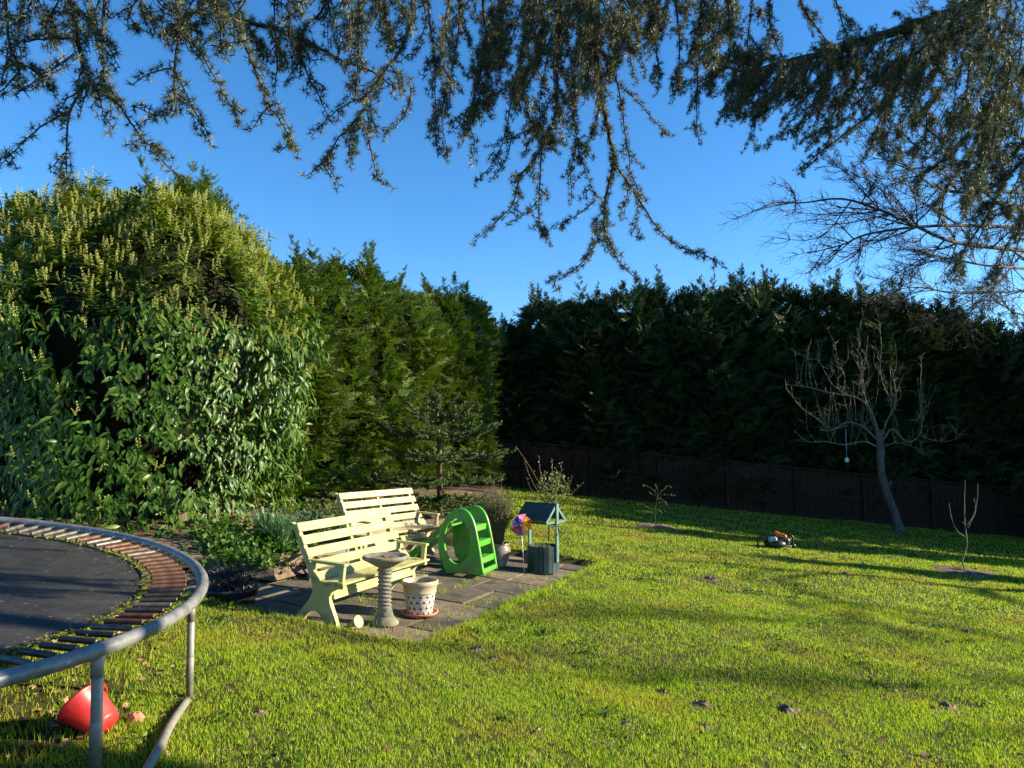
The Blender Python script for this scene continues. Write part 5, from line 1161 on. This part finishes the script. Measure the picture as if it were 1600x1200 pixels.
# curtains of weeping strands hanging from the limbs of the right half
for k in range(115):
    x = rg.uniform(1120, 1610); top_ = -30 if rg.random() < .45 else rg.uniform(20, 200); ln = rg.uniform(60, 150); lim = np.interp(x, [1120, 1180, 1240, 1300, 1350, 1400, 1500, 1600], [130, 175, 190, 225, 245, 275, 330, 330])
    if top_ > 0: top_ = max(np.interp(x, [1120, 1240, 1370, 1500, 1610], [105, 95, 60, 15, -40]), min(top_, lim-60))
    elif x < 1480: top_ = np.interp(x, [1120, 1240, 1370, 1480], [100, 93, 60, 22])
    end = min(top_+ln, lim); pts = cbranch([(x, top_), (x+rg.normal(-14, 10), (top_+end)/2), (x-rg.uniform(10, 75), end)], rg.uniform(5.1, 6.3), .006, .002, .9, .16, 9)
for k in range(34):                       # shoots along the top of the big right-hand limb
    x = rg.uniform(1130, 1560); y0 = float(np.interp(x, [1120, 1240, 1300, 1367, 1447, 1500, 1600], [100, 93, 82, 60, 37, 15, -40])); L_ = rg.uniform(15, 48)
    cbranch([(x, y0), (x-L_*.5, y0-L_*rg.uniform(.05, .35)), (x-L_, y0-L_*rg.uniform(-.2, .5))], 5.75, .006, .002, 1.2, .10, 14)
for k in range(38):                       # the thick grey-green mass at the right edge
    x = rg.uniform(1420, 1640); y0 = rg.uniform(-20, 260); L_ = rg.uniform(60, 150); cbranch([(x, y0), (x-rg.uniform(5, 30), y0+L_*.5), (x-rg.uniform(15, 70), min(y0+L_, 400-(1600-x)*.35))], rg.uniform(4.6, 5.8), .007, .002, 1, .19, 9)
for k in range(60):
    x = rg.uniform(560, 1130); lim = np.interp(x, [560, 680, 740, 800, 900, 1000, 1060, 1130], [90, 150, 170, 190, 200, 120, 110, 130]); e = lim*rg.uniform(.4, 1)
    pts = cbranch([(x+rg.uniform(-20, 60), -30), (x+rg.uniform(-10, 25), e*.4), (x-rg.uniform(-15, 45), e)], rg.uniform(3.9, 5.0) if x > 700 else rg.uniform(3.4, 4.2), .006, .002, .9, .15, 9); up_to(pts[0], .006)
for k in range(26):
    x = rg.uniform(0, 560); e = rg.uniform(20, 95); pts = cbranch([(x+rg.uniform(-40, 40), -30), (x, e*.4), (x-rg.uniform(-40, 40), e)], rg.uniform(2.7, 3.2), .005, .002, .8, .12, 9); up_to(pts[0], .006)
link('branches', tw.mesh('branches', M['cedbark'], 3), cedar)
def rosette_tpl(seed, n_=19):
    r_ = np.random.default_rng(seed); V, F = [], []
    for k in range(n_):
        ph = r_.uniform(0, 6.28); c = r_.uniform(-.25, .95); s = math.sqrt(1-c*c); d = np.array([c, s*math.cos(ph), s*math.sin(ph)]); w = np.cross(d, [.3, .5, .8]); w /= np.linalg.norm(w); L_ = r_.uniform(.75, 1.1)
        V += [-w*.046, w*.046, d*L_]; F.append((3*k, 3*k+1, 3*k+2))
    return np.array(V), np.array(F)
RT, RD, RS = np.array(RT), np.array(RD), np.array(RS); lab = rg.integers(0, 4, len(RT)); parts = []
for k in range(4):
    s = lab == k; tv, tf = rosette_tpl(k); parts.append(scatter(tv, tf, frames(RD[s], rg.normal(0, 1, (s.sum(), 3)), RS[s]), RT[s]))
V, F = joinVF(parts); STATS = ('rosettes', len(RT), 'tris', len(F), 'twigs', len(tw.a))
tag(link('needles', np_mesh('needles', V, F, M['needle']), cedar), kind='stuff')
